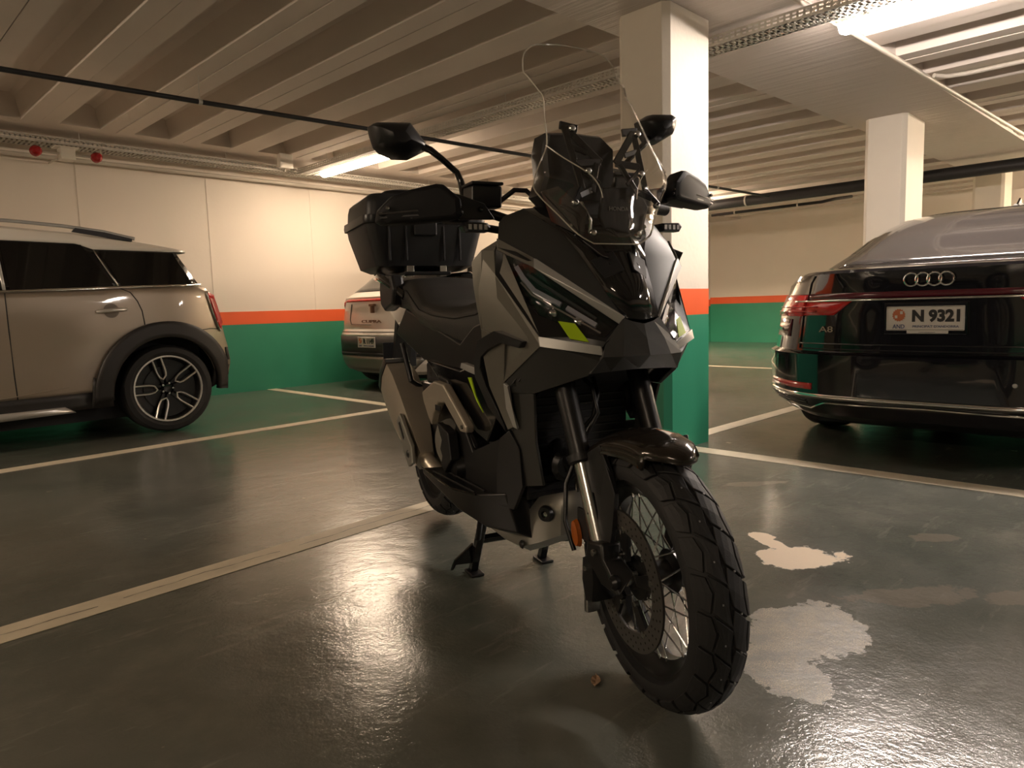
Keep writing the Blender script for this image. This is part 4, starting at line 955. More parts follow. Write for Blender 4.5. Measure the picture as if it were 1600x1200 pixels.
TI = [(1.245, 0.228, 0.757), (1.185, 0.250, 0.768), (1.120, 0.254, 0.750), (1.068, 0.252, 0.730), (1.045, 0.247, 0.700), (1.050, 0.236, 0.655), (1.072, 0.218, 0.600), (1.092, 0.206, 0.556)]
for s in (-1, 1):
    n_ = len(TO); vs = [(x, s*a, z) for x, a, z in TO] + [(x, s*a, z) for x, a, z in TI] + [(x-0.006, s*(a-0.03), z) for x, a, z in TI] + [(x-0.006, s*(a-0.03), z) for x, a, z in TO]
    fs = [(k*n_+i, k*n_+i+1, ((k+1) % 4)*n_+i+1, ((k+1) % 4)*n_+i) for k in range(4) for i in range(n_-1)] + [(0, n_, 2*n_, 3*n_), (n_-1, 2*n_-1, 3*n_-1, 4*n_-1)]
    soft(bevel(mesh('knee_trim', vs, fs, 'blk', B), 0.003, 2), 30)
UP = [(1.165, 0.238, 1.006), (1.136, 0.222, 1.047), (1.128, 0.205, 1.064), (1.150, 0.165, 1.080), (1.245, 0.115, 1.018), (1.276, 0.087, 0.966), (1.392, 0.046, 0.820), (1.264, 0.190, 0.953)]
panel('upper_cowl', UP, 'grey_dk', B, 0.008)
rows = [[(1.150, -0.165, 1.080), (1.175, -0.08, 1.085), (1.185, 0, 1.088), (1.175, 0.08, 1.085), (1.150, 0.165, 1.080)],
        [(1.245, -0.115, 1.018), (1.262, -0.05, 1.03), (1.268, 0, 1.032), (1.262, 0.05, 1.03), (1.245, 0.115, 1.018)],
        [(1.276, -0.087, 0.966), (1.293, -0.045, 0.982), (1.300, 0, 0.985), (1.293, 0.045, 0.982), (1.276, 0.087, 0.966)],
        [(1.335, -0.067, 0.893), (1.348, -0.03, 0.905), (1.352, 0, 0.908), (1.348, 0.03, 0.905), (1.335, 0.067, 0.893)],
        [(1.392, -0.046, 0.820), (1.400, -0.02, 0.818), (1.403, 0, 0.816), (1.400, 0.02, 0.818), (1.392, 0.046, 0.820)]]
strips('nose_panel', rows, 'blk_gl', B, 0.008)
panel('nose_intake', [(1.300, 0.072, 0.948), (1.312, 0.020, 0.968), (1.345, 0.012, 0.925), (1.332, 0.055, 0.905)], 'blk_matte', B, 0.004, 0.002)
panel('nose_blade', [(1.268, 0.040, 1.000), (1.262, 0.075, 0.992), (1.318, 0.052, 0.950), (1.330, 0.043, 0.945)], 'blk_sat', B, 0.006, 0.010, mirror=False)
panel('nose_blade', [(1.268, -0.045, 1.000), (1.262, -0.070, 0.992), (1.318, -0.054, 0.950), (1.330, -0.045, 0.945)], 'silver', B, 0.006, 0.012, mirror=False)  # twin of the black blade; brighter lighting on this side painted as silver
CH = [(1.305, 0.204, 0.765), (1.378, 0.100, 0.742), (1.392, 0.103, 0.728), (1.360, 0.118, 0.695), (1.216, 0.182, 0.646), (1.118, 0.206, 0.640), (1.130, 0.217, 0.668)]
panel('chin_cowl', CH, 'grey_dk', B, 0.010, -0.002)
panel('chin_strip', [(1.298, 0.206, 0.784), (1.382, 0.096, 0.760), (1.383, 0.092, 0.740), (1.304, 0.207, 0.762)], 'silver', B, 0.010, 0.005, bv=0.002)
panel('chin_fill', [(1.300, 0.204, 0.782), (1.345, 0.137, 0.784), (1.392, 0.088, 0.770), (1.384, 0.096, 0.755)], 'blk_sat', B, 0.012, 0.001)
for rws, nm in (([(1.392, .046, .820), (1.388, .088, .772), (1.398, .103, .738), (1.365, .116, .700), (1.30, .12, .70)], 'chin_block'),):
    cx_ = [1.402, 1.412, 1.424, 1.380, 1.31]; cz_ = [0.806, 0.775, 0.738, 0.706, 0.712]
    R3 = []
    for (x, a, z), xc, zc_ in zip(rws, cx_, cz_):
        R3.append([(x, -a, z), (lerp(x, xc, 0.6), -a*0.6, lerp(z, zc_, 0.6)), (xc, 0, zc_), (lerp(x, xc, 0.6), a*0.6, lerp(z, zc_, 0.6)), (x, a, z)])
    cb_ = strips(nm, R3, 'grey_dk', B, 0.01); cb_.data.polygons.foreach_set('use_smooth', [False]*len(cb_.data.polygons))
panel('vent_grille', [(1.20, 0.196, 0.700), (1.245, 0.180, 0.690), (1.185, 0.186, 0.662), (1.145, 0.208, 0.662)], 'blk_matte', B, 0.004, 0.004)
for i in range(4): panel('grille_bar', [(1.158+i*0.02, 0.205-i*0.006, 0.668+i*0.006), (1.163+i*0.02, 0.204-i*0.006, 0.668+i*0.006), (1.188+i*0.015, 0.196-i*0.004, 0.692), (1.183+i*0.015, 0.197-i*0.004, 0.692)], 'blk', B, 0.004, 0.007, bv=0)
panel('lime_sticker', [(1.306, 0.160, 0.812), (1.330, 0.132, 0.806), (1.361, 0.115, 0.766), (1.340, 0.150, 0.774)], 'lime', B, 0.002, 0.009, bv=0)
panel('lime_sticker', [(0.880, 0.214, 0.662), (0.905, 0.214, 0.664), (0.913, 0.206, 0.616), (0.949, 0.200, 0.572), (0.918, 0.206, 0.601)], 'lime', B, 0.003, 0.004, bv=0)
# radiator shroud, radiator
panel('radiator_shroud', [(1.105, 0.200, 0.642), (1.212, 0.180, 0.646), (1.185, 0.165, 0.526), (1.190, 0.150, 0.418), (1.10, 0.165, 0.399), (1.098, 0.188, 0.554)], 'grey_dk', B, 0.008)
rad = box('radiator', (1.06, -0.15, 0.36), (1.10, 0.15, 0.66), 'blk_matte', B, 0.004)
for i in range(14): box('radiator_fin', (1.10, -0.14, 0.375+i*0.020), (1.104, 0.14, 0.379+i*0.020), 'blk', rad)
prism('headstock_cover', [(1.10, 0.62), (1.20, 0.70), (1.30, 0.74), (1.20, 0.80), (1.10, 0.76)], 'y', -0.12, 0.12, 'blk_matte', B)

# ---- windscreen
E_ = [(1.079, 0.060, 1.486, 1.072, 1.492), (1.086, 0.097, 1.477, 1.078, 1.486), (1.091, 0.124, 1.452, 1.094, 1.455), (1.106, 0.134, 1.409, 1.122, 1.409), (1.128, 0.134, 1.390, 1.142, 1.388), (1.158, 0.122, 1.352, 1.180, 1.350), (1.183, 0.121, 1.326, 1.208, 1.324), (1.207, 0.131, 1.275, 1.236, 1.272), (1.238, 0.143, 1.210, 1.270, 1.207), (1.249, 0.168, 1.164, 1.292, 1.160), (1.240, 0.178, 1.130, 1.304, 1.128), (1.233, 0.170, 1.104, 1.308, 1.104), (1.262, 0.128, 1.050, 1.312, 1.050), (1.288, 0.097, 1.008, 1.316, 1.008), (1.296, 0.060, 0.986, 1.314, 0.984)]
def smooth_rows(T_, k=3):
    out = []
    for i in range(len(T_)-1):
        p0, p1, p2, p3 = T_[max(i-1, 0)], T_[i], T_[i+1], T_[min(i+2, len(T_)-1)]
        for j in range(k):
            t = j/k; out.append(tuple(0.5*((2*b)+(-a+c)*t+(2*a-5*b+4*c-d)*t*t+(-a+3*b-3*c+d)*t**3) for a, b, c, d in zip(p0, p1, p2, p3)))
    return out + [tuple(T_[-1])]
E_ = smooth_rows(E_, 3)
rows = []
for xe, a, z, xc, zc_ in E_:
    r = []
    for k in range(-8, 9):
        q = abs(k)/8; f = q**2.2; r.append((lerp(xc, xe, f)+0.0, a*k/8, lerp(zc_, z, q*q)))
    rows.append(r)
ws = strips('windscreen', rows, 'screen', B, 0.0035); soft(ws, 80)
edge = [Vector(r[0]) for r in rows] + [Vector(p) for p in rows[-1][1:]] + [Vector(r[-1]) for r in reversed(rows[:-1])] + [Vector(p) for p in reversed(rows[0][1:-1])]
tube('screen_edge_glint', edge, 0.0017, 'acryl_glint', ws, 6, True)  # pale bead drawn in as the highlight on the rim
fl = [(1.235, 0.150, 1.205), (1.258, 0.118, 1.175), (1.285, 0.072, 1.140), (1.296, 0.052, 1.112), (1.300, 0.045, 1.085)]
fl = smooth_rows(fl, 4)
tube('crease_glint', [(x+0.012, -a, z) for x, a, z in fl], 0.0014, 'acryl_glint', ws, 6)  # highlight along the fold, drawn as a pale bead
tube('crease_glint', [(x+0.012, a, z) for x, a, z in fl[6:]], 0.0008, 'acryl_glint', ws, 6)
for s in (-1, 1):
    for (x, a, z) in ((1.262, 0.087, 1.244), (1.300, 0.070, 1.145), (1.306, 0.108, 1.075), (1.300, 0.060, 1.010)):
        if z < 1.2 and z > 1.1 and s > 0: pass
        lathe('screen_bolt', [(0.0, 0.006), (0.006, 0.005), (0.008, 0.001), (0.008, -0.004)], 'steel', ws, 'x', (x-0.006, s*a, z), 14)
# screen brackets (truss plates either side of the display)
def bars(name, segs, th, m, par, x0=1.236):
    vs, fs = [], []
    for (y0, z0), (y1, z1), wd in segs:
        d = Vector((y1-y0, z1-z0)).normalized(); nx, nz = -d.y*wd/2, d.x*wd/2; n = len(vs)
        def X(z): return x0 + (1.244-z)*0.42
        for dx in (0, -th):
            for (y, z, sg) in ((y0, z0, 1), (y1, z1, 1), (y1, z1, -1), (y0, z0, -1)): vs.append((X(z)+dx, y+sg*nx, z+sg*nz))
        fs += [(n, n+1, n+2, n+3), (n+7, n+6, n+5, n+4)] + [(n+i, n+(i+1) % 4, n+4+(i+1) % 4, n+4+i) for i in range(4)]
    return bevel(mesh(name, vs, fs, m, par), 0.0015, 1)
for s in (-1, 1):
    bars('screen_bracket', [((s*0.094, 1.258), (s*0.084, 1.105), 0.016), ((s*0.092, 1.252), (s*0.020, 1.170), 0.018), ((s*0.060, 1.250), (s*0.105, 1.257), 0.018), ((s*0.088, 1.205), (s*0.050, 1.192), 0.012),
        ((s*0.020, 1.172), (s*0.085, 1.166), 0.016), ((s*0.084, 1.11), (s*0.110, 1.075), 0.012), ((s*0.030, 1.17), (s*0.060, 1.10), 0.014), ((s*0.060, 1.105), (s*0.095, 1.09), 0.014), ((s*0.084, 1.16), (s*0.036, 1.12), 0.010)], 0.006, 'blk_sat', B)
dh = loft('display_housing', [[(x, y*q, 1.165+z*q) for y, z in [(-0.135, 0.04), (-0.125, 0.080), (-0.06, 0.085), (0.02, 0.082), (0.055, 0.055), (0.055, -0.02), (0.02, -0.09), (-0.10, -0.10), (-0.145, -0.06), (-0.13, -0.02)]] for x, q in ((1.205, 0.93), (1.195, 1.0), (1.14, 1.0), (1.12, 0.9))], 'blk_sat', B)
box('display_screen', (1.116, -0.07, 1.13), (1.120, 0.05, 1.22), 'blk_gl', dh)
prism('dash_cowl', [(1.02, 1.02), (1.18, 1.02), (1.25, 1.00), (1.255, 1.05), (1.20, 1.10), (1.06, 1.10)], 'y', -0.10, 0.10, 'blk_matte', B, 0.01)
cp = prism('centre_plate', [(-0.02, 1.115), (0.075, 1.12), (0.105, 1.075), (0.085, 1.0), (0.0, 0.99), (-0.03, 1.05)], 'x', 1.262, 1.272, 'blk_sat', B, 0.003)
text_mesh('lettering', 'HONDA', 0.052, 0.0095, at(1.2735, 0.022, 1.068, Matrix(((0, 0, 1), (1, 0, 0), (0, 1, 0))).to_4x4()), 'text_grey', cp, 0.0006, 0.01)
for s in (-1, 1):
    tube('cable', [(1.20, s*0.12, 1.08), (1.25, s*0.11, 1.075), (1.272, s*0.085, 1.05), (1.270, s*0.08, 1.01), (1.24, s*0.09, 1.0)], 0.006, 'blk_gl', B, 8)
    tube('cable', [(1.22, s*0.10, 1.09), (1.262, s*0.07, 1.08), (1.275, s*0.055, 1.04), (1.265, s*0.055, 1.0)], 0.004, 'steel', B, 6)
    lathe('trim_screw', [(0, 0.004), (0.004, 0.003), (0.005, -0.002)], 'steel', B, 'x', (1.262, s*0.10, 1.03), 8)
    panel('deflector', [(1.215, 0.150, 1.110), (1.245, 0.120, 1.118), (1.285, 0.070, 1.060), (1.280, 0.078, 1.000), (1.225, 0.130, 1.040)], 'blk_gl', B, 0.004, 0.0, (1.0, 0, 1.0), False) if s < 0 else None

# ---- handlebar, guards, mirrors, indicators
tube('handlebar', [(0.90, -0.40, 1.085), (0.945, -0.30, 1.090), (1.0, -0.18, 1.085), (1.03, -0.08, 1.05), (1.035, 0, 1.04), (1.03, 0.08, 1.055), (1.0, 0.18, 1.10), (0.945, 0.30, 1.125), (0.90, 0.40, 1.13)], 0.012, 'blk_sat', B, 12)
for s, dz in ((-1, 0.0), (1, 0.042)):
    tube('grip', [(0.935, s*0.31, 1.09+dz*0.9), (0.895, s*0.43, 1.086+dz)], 0.018, 'rubber', B, 14)
    tube('brake_lever', [(0.985, s*0.22, 1.10+dz), (1.01, s*0.27, 1.10+dz), (0.985, s*0.38, 1.088+dz), (0.965, s*0.44, 1.088+dz)], [0.009, 0.007, 0.006, 0.008], 'blk_sat', B, 8)
    mc = prism('brake_reservoir', [(0.965, 1.098+dz), (1.03, 1.098+dz), (1.035, 1.150+dz), (0.965, 1.156+dz)], 'y', min(s*0.165, s*0.245), max(s*0.165, s*0.245), 'blk_sat', B, 0.005)
    box('reservoir_lid', (0.962, min(s*0.162, s*0.248), 1.152+dz), (1.038, max(s*0.162, s*0.248), 1.160+dz), 'blk', mc, 0.003)
    tube('brake_hose', [(1.01, s*0.165, 1.115+dz), (1.03, s*0.13, 1.143+dz), (1.035, s*0.10, 1.142+dz), (1.045, s*0.078, 1.12+dz), (1.06, s*0.07, 1.06)], 0.0065, 'blk_sat', B, 8)
    box('switch_cluster', (0.93, min(s*0.235, s*0.295), 1.065+dz), (0.99, max(s*0.235, s*0.295), 1.11+dz), 'blk', B, 0.008)
    # hand guard: outer shell around the grip
    G0 = [(0.974, 0.468, 1.066), (0.978, 0.463, 1.094), (1.000, 0.437, 1.122), (1.028, 0.400, 1.134), (1.066, 0.349, 1.143), (1.078, 0.335, 1.140), (1.104, 0.303, 1.104), (1.104, 0.300, 1.066), (1.096, 0.308, 1.058), (1.024, 0.403, 1.055), (0.984, 0.455, 1.056)]
    k = 0.72 if s > 0 else 1.0
    def gp(x, a, z, gx=0.0): 
        if s > 0: # the left guard is seen almost end-on, a little higher
            a = 0.30+(a-0.30)*1.4; z = z+0.066
        return (x+gx, s*a, z)
    cG = Vector([sum(p[i] for p in G0)/len(G0) for i in range(3)])
    secs = []
    for f, push in ((0.80, 0.016), (0.97, 0.008), (1.0, 0.0), (0.98, -0.045), (0.93, -0.060)):
        secs.append([gp(lerp(cG.x, p[0], f)+push, lerp(cG.y, p[1], f), lerp(cG.z, p[2], f)) for p in G0])
    hg = loft('hand_guard', secs, 'guard', B, True, 24); bevel(hg, 0.003, 2, 30)
    P = [gp(x+0.006, a, 1.070+(z-1.060)*0.12) for x, a, z in (G0[0], G0[2], G0[4], G0[7])]
    P = [gp(0.986, 0.468, 1.080), gp(1.040, 0.400, 1.082), gp(1.108, 0.302, 1.084)]
    tube('guard_rib', P, 0.004, 'blk_gl', hg, 6)
    P = [gp(0.986, 0.466, 1.071), gp(1.040, 0.400, 1.072), gp(1.108, 0.300, 1.073)]
    tube('guard_rib', P, 0.0035, 'blk', hg, 6)
    lathe('guard_screw', [(0, 0.004), (0.004, 0.003), (0.005, -0.002)], 'steel', hg, 'x', gp(1.006, 0.452, 1.092), 8)
    panel('guard_arm', [(1.080, 0.345, 1.125), (1.100, 0.300, 1.118), (1.100, 0.235, 1.098), (1.092, 0.205, 1.062), (1.10, 0.30, 1.058)], 'blk_sat', B, 0.012, -0.02, (0.9, 0, 1.0), False) if s < 0 else prism('guard_arm', [(0.20, 1.10), (0.32, 1.12), (0.32, 1.165), (0.21, 1.15)], 'x', 1.05, 1.062, 'blk_sat', B, 0.003)
    lathe('arm_screw', [(0, 0.004), (0.005, 0.003), (0.007, -0.002)], 'blk_gl', B, 'x', (1.085, s*0.245, 1.085+dz), 10)
# mirrors
def mirror_(s, outline, stem):
    c_ = [sum(p[i] for p in outline)/len(outline) for i in (0, 1)]; secs = []
    for f, x in ((0.30, 0.965), (0.72, 0.950), (0.93, 0.930), (1.0, 0.905), (1.0, 0.893), (0.95, 0.890)):
        secs.append([(x, lerp(c_[0], p[0], f), lerp(c_[1], p[1], f)) for p in outline])
    mh = loft('mirror_housing', secs, 'blk_sat', B, True, 42); bevel(mh, 0.002, 2, 30)
    prism('mirror_glass', [(lerp(c_[0], a, 0.92), lerp(c_[1], b_, 0.92)) for a, b_ in outline], 'x', 0.8885, 0.8905, 'chrome', mh)
    tube('mirror_stem', stem, [0.010, 0.009, 0.008, 0.008, 0.009, 0.011], 'blk_gl', B, 12)
mirror_(-1, [(-0.465, 1.302), (-0.452, 1.311), (-0.362, 1.317), (-0.339, 1.289), (-0.318, 1.262), (-0.318, 1.254), (-0.366, 1.229), (-0.407, 1.228), (-0.439, 1.240), (-0.453, 1.253), (-0.461, 1.280)],
        [(0.925, -0.345, 1.262), (0.94, -0.318, 1.248), (0.942, -0.290, 1.228), (0.942, -0.250, 1.196), (0.945, -0.241, 1.172), (0.955, -0.236, 1.125)])
mirror_(1, [(0.322, 1.372), (0.360, 1.394), (0.432, 1.400), (0.449, 1.391), (0.445, 1.363), (0.437, 1.341), (0.386, 1.313), (0.352, 1.316), (0.330, 1.345)],
        [(0.925, 0.350, 1.325), (0.94, 0.322, 1.300), (0.942, 0.290, 1.275), (0.942, 0.255, 1.240), (0.945, 0.245, 1.21), (0.955, 0.240, 1.165)])
for s, dz in ((-1, 0), (1, 0.010)):
    z0 = 1.037+dz
    ind = loft('indicator', [[(1.120+dx, s*(0.276+a*q), z0+b_*q) for a, b_ in [(-0.036, 0.0), (-0.028, 0.010), (0.026, 0.012), (0.035, 0.002), (0.026, -0.011), (-0.028, -0.011)]] for dx, q in ((0.014, 0.82), (0.010, 1.0), (-0.014, 1.0), (-0.022, 0.8))], 'blk_sat', B)
    prism('indicator_lens', [(s*(0.276+a*0.86), z0+b_*0.80) for a, b_ in [(-0.036, 0.0), (-0.028, 0.010), (0.026, 0.012), (0.035, 0.002), (0.026, -0.011), (-0.028, -0.011)]], 'x', 1.133, 1.1375, 'lens', ind)
    for i in range(4): box('reflector_cell', (1.1335, s*(0.255+i*0.013)-0.004, z0-0.006), (1.1365, s*(0.255+i*0.013)+0.004, z0+0.006), 'steel', ind)
    tube('indicator_stalk', [(1.115, s*0.244, z0), (1.11, s*0.20, z0-0.005)], 0.009, 'blk', B, 8)

# ---- middle: seat, tail, tunnel, floor boards, engine
seat_prof = [(-0.36, 0.955, 0.10, 0.90), (-0.25, 0.965, 0.135, 0.88), (0.0, 0.972, 0.155, 0.86), (0.12, 0.965, 0.160, 0.85), (0.20, 0.925, 0.165, 0.83), (0.30, 0.880, 0.170, 0.80), (0.45, 0.862, 0.168, 0.775), (0.62, 0.862, 0.155, 0.750), (0.74, 0.880, 0.135, 0.750), (0.82, 0.905, 0.115, 0.76)]
secs = []
for x, zt, hw, zb in seat_prof:
    h_ = zt-zb; secs.append([(x, -hw*0.98, zb), (x, -hw*1.04, zb+h_*0.35), (x, -hw*0.99, zb+h_*0.72), (x, -hw*0.80, zb+h_*0.95), (x, -hw*0.45, zt), (x, 0, zt+0.004), (x, hw*0.45, zt), (x, hw*0.80, zb+h_*0.95), (x, hw*0.99, zb+h_*0.72), (x, hw*1.04, zb+h_*0.35), (x, hw*0.98, zb)])
st = loft('seat', secs, 'seat', B, True, 60)
tube('seat_seam', [(x, -hw*1.02, zb+(zt-zb)*0.62) for x, zt, hw, zb in seat_prof], 0.0018, 'blk', st, 5)
loft('tank_cover', [[(x, y*q, z) for y, z in [(-0.12, z0), (-0.115, z1-0.04), (-0.06, z1), (0.06, z1), (0.115, z1-0.04), (0.12, z0)]] for x, q, z0, z1 in ((0.80, 0.9, 0.70, 0.92), (0.92, 1.2, 0.66, 0.99), (1.05, 1.4, 0.66, 1.04), (1.12, 1.4, 0.7, 1.05))], 'blk', B)
for s in (-1, 1):
    y = s*0.165
    prism('side_panel', [(0.10, 0.855), (0.68, 0.745), (0.80, 0.80), (0.98, 0.83), (1.04, 0.74), (0.99, 0.66), (0.86, 0.70), (0.70, 0.665), (0.30, 0.675), (-0.05, 0.76)], 'y', min(y, y*0.8), max(y, y*0.8), 'blk_sat', B, 0.006)
    prism('lower_side_panel', [(0.36, 0.68), (0.70, 0.665), (0.86, 0.70), (0.99, 0.66), (0.97, 0.56), (0.90, 0.48), (0.66, 0.52), (0.50, 0.62)], 'y', min(y*1.06, y*0.7), max(y*1.06, y*0.7), 'blk_gl', B, 0.004)
    prism('silver_tab', [(0.74, 0.692), (0.96, 0.678), (0.97, 0.655), (0.80, 0.668), (0.73, 0.676)], 'y', min(y*1.12, y*1.0), max(y*1.12, y*1.0), 'silver', B, 0.002)
    prism('tunnel_cover', [(0.50, 0.64), (0.60, 0.63), (0.80, 0.44), (0.98, 0.50), (1.10, 0.54), (1.10, 0.42), (0.98, 0.30), (0.72, 0.32), (0.62, 0.40), (0.66, 0.50)], 'y', min(y*1.10, y*0.5), max(y*1.10, y*0.5), 'blk', B, 0.006)
    fb = loft('floorboard', [[(x, s*ya, z) for x, ya, z in row] for row in (
        [(0.56, 0.262, 0.352), (0.56, 0.262, 0.335), (0.60, 0.12, 0.30), (0.60, 0.12, 0.352)],
        [(0.68, 0.262, 0.345), (0.70, 0.258, 0.315), (0.70, 0.12, 0.27), (0.68, 0.12, 0.345)],
        [(0.82, 0.255, 0.340), (0.84, 0.245, 0.285), (0.84, 0.12, 0.24), (0.82, 0.12, 0.340)],
        [(0.94, 0.232, 0.350), (0.96, 0.210, 0.262), (0.96, 0.10, 0.22), (0.94, 0.12, 0.350)],
        [(1.06, 0.195, 0.375), (1.07, 0.165, 0.268), (1.06, 0.09, 0.23), (1.06, 0.12, 0.375)])], 'blk_sat', B, True, 30); bevel(fb, 0.004, 2)
    for i in range(3): tube('grip_rib', [(0.62+i*0.004, s*(0.245-i*0.035), 0.351), (0.92, s*(0.225-i*0.03), 0.350)], 0.003, 'rubber', fb, 5)
    tube('edge_trim', [(0.56, s*0.264, 0.354), (0.70, s*0.262, 0.347), (0.83, s*0.256, 0.343), (0.95, s*0.233, 0.352)], 0.0028, 'blk_gl', fb, 5)
    panel('shin_guard', [(1.10, 0.196, 0.545), (1.125, 0.180, 0.50), (1.12, 0.172, 0.40), (1.08, 0.18, 0.335), (1.02, 0.20, 0.335), (1.03, 0.205, 0.43), (1.06, 0.205, 0.52)], 'blk', B, 0.012) if s < 0 else None
prism('centre_tunnel', [(0.20, 0.66), (0.20, 0.42), (0.40, 0.30), (0.95, 0.24), (1.06, 0.30), (1.08, 0.60), (0.98, 0.72), (0.62, 0.62)], 'y', -0.125, 0.125, 'blk_matte', B, 0.01)
prism('engine_block', [(0.30, 0.60), (0.34, 0.40), (0.45, 0.30), (0.75, 0.27), (0.80, 0.45), (0.62, 0.60)], 'y', -0.175, 0.175, 'blk_sat', B, 0.012)
cover = prism('heat_shield', [(0.430, 0.578), (0.56, 0.625), (0.655, 0.622), (0.800, 0.545), (0.845, 0.520), (0.840, 0.500), (0.790, 0.498), (0.660, 0.566), (0.60, 0.560), (0.548, 0.520), (0.520, 0.478), (0.490, 0.50), (0.445, 0.545)], 'y', -0.215, -0.188, 'alu', B, 0.006)
box('shield_slot', (0.575, -0.2165, 0.535), (0.625, -0.2145, 0.552), 'blk_matte', cover)
lathe('shield_bolt', [(0, -0.004), (0.006, -0.003), (0.007, 0.003)], 'steel', cover, 'y', (0.815, -0.216, 0.515), 12)
ck = lathe('crank_cover', [(0.0, -0.032), (0.045, -0.030), (0.066, -0.020), (0.074, 0.0), (0.076, 0.02)], 'alu_lt', B, 'y', (0.60, -0.185, 0.432), 40)
prism('cover_guard', [(0.60, 0.50), (0.70, 0.48), (0.72, 0.40), (0.66, 0.35), (0.625, 0.37), (0.64, 0.40), (0.622, 0.42), (0.64, 0.45), (0.622, 0.47)], 'y', -0.222, -0.19, 'blk', ck, 0.004)
lathe('cover_bolt', [(0, -0.006), (0.006, -0.005), (0.008, 0.003)], 'steel', ck, 'y', (0.625, -0.214, 0.465), 12)
lathe('case_boss', [(0, -0.04), (0.03, -0.036), (0.045, 0.0)], 'blk_sat', B, 'y', (0.70, -0.17, 0.37), 24)
# skid plate: wrapped sheet
plan = [(0.80, 0.145), (0.93, 0.142), (1.03, 0.135), (1.10, 0.118), (1.150, 0.080), (1.168, 0.035)]
top = [0.235, 0.250, 0.262, 0.345, 0.378, 0.385]; bot = [0.205, 0.198, 0.205, 0.235, 0.262, 0.270]
top = [0.226, 0.238, 0.290, 0.365, 0.382, 0.388]
full = [(x, -a, t_, b_) for (x, a), t_, b_ in zip(plan, top, bot)]; full += [(x, -y, t_, b_) for x, y, t_, b_ in reversed(full)]
rows = [[(x, y, t_) for x, y, t_, b_ in full], [(x-0.002, y*1.0, lerp(t_, b_, 0.5)) for x, y, t_, b_ in full], [(x-0.012, y*0.97, b_+0.006) for x, y, t_, b_ in full], [(x-0.035, y*0.72, b_-0.018) for x, y, t_, b_ in full]]
sk = strips('skid_plate', rows, 'alu_lt', B, 0.005)
for s in (-1, 1):
    lathe('plate_bolt', [(0, 0.002), (0.009, 0.004), (0.009, 0.010), (0.018, 0.010), (0.022, 0.0)], 'blk_sat', sk, 'x', (0, 0, 0), 20).matrix_local = Matrix.Translation((1.120, s*0.108, 0.325)) @ Matrix.Rotation(s*1.0, 4, 'Z')
    lathe('plate_screw', [(0, 0.002), (0.006, 0.003), (0.010, 0.0)], 'steel', sk, 'x', (0, 0, 0), 12).matrix_local = Matrix.Translation((1.123, s*0.110, 0.325)) @ Matrix.Rotation(s*1.0, 4, 'Z')
    lathe('lower_bolt', [(0, -0.006), (0.008, -0.005), (0.012, 0.0)], 'blk_sat', sk, 'y', (0, 0, 0), 12).matrix_local = Matrix.Translation((1.03, s*0.137, 0.222)) @ Matrix.Rotation(0 if s < 0 else PI, 4, 'Z')
tube('engine_hose', [(1.10, -0.06, 0.50), (1.14, -0.08, 0.48), (1.15, -0.05, 0.44), (1.12, 0.0, 0.42)], 0.014, 'blk_sat', B, 10)
lathe('horn', [(0.0, 0.0), (0.03, 0.004), (0.042, -0.006), (0.042, -0.02), (0, -0.02)], 'blk_sat', B, 'x', (1.15, -0.06, 0.45), 24)
# exhaust
def hexs(x, y, z, w_, h_, ax):
    P = []
    for a, b_ in [(-0.5, 0.15), (-0.38, 0.5), (0.38, 0.5), (0.5, 0.2), (0.42, -0.5), (-0.30, -0.5), (-0.5, -0.2)]:
        P.append((x + b_*h_*ax[0], y + a*w_, z + b_*h_*ax[1]))
    return P
axn = (0.45, 0.89)
loft('muffler', [hexs(0.03, -0.195, 0.580, 0.115, 0.165, axn), hexs(0.14, -0.200, 0.535, 0.125, 0.185, axn), hexs(0.27, -0.208, 0.470, 0.120, 0.175, axn), hexs(0.39, -0.215, 0.395, 0.085, 0.110, axn), hexs(0.455, -0.218, 0.350, 0.06, 0.07, axn)], 'alu', B, True, 15)
loft('muffler_cap', [hexs(-0.05, -0.192, 0.610, 0.090, 0.12, axn), hexs(0.0, -0.193, 0.592, 0.120, 0.168, axn), hexs(0.035, -0.195, 0.578, 0.122, 0.172, axn)], 'blk_sat', B, True, 15)
hs = prism('muffler_shield', [(0.30, 0.47), (0.345, 0.50), (0.47, 0.41), (0.48, 0.35), (0.43, 0.33), (0.38, 0.37)], 'y', -0.272, -0.258, 'alu_lt', B, 0.004)
prism('shield_slot', [(0.335, 0.465), (0.350, 0.473), (0.395, 0.425), (0.385, 0.415)], 'y', -0.2735, -0.2715, 'blk_matte', hs)
lathe('shield_bolt', [(0, -0.006), (0.008, -0.005), (0.014, 0.0)], 'blk_sat', hs, 'y', (0.435, -0.272, 0.375), 16)
tube('exhaust_pipe', [(0.45, -0.215, 0.36), (0.53, -0.20, 0.32), (0.62, -0.15, 0.30), (0.75, -0.10, 0.30)], [0.026, 0.026, 0.024, 0.022], 'alu', B, 14)
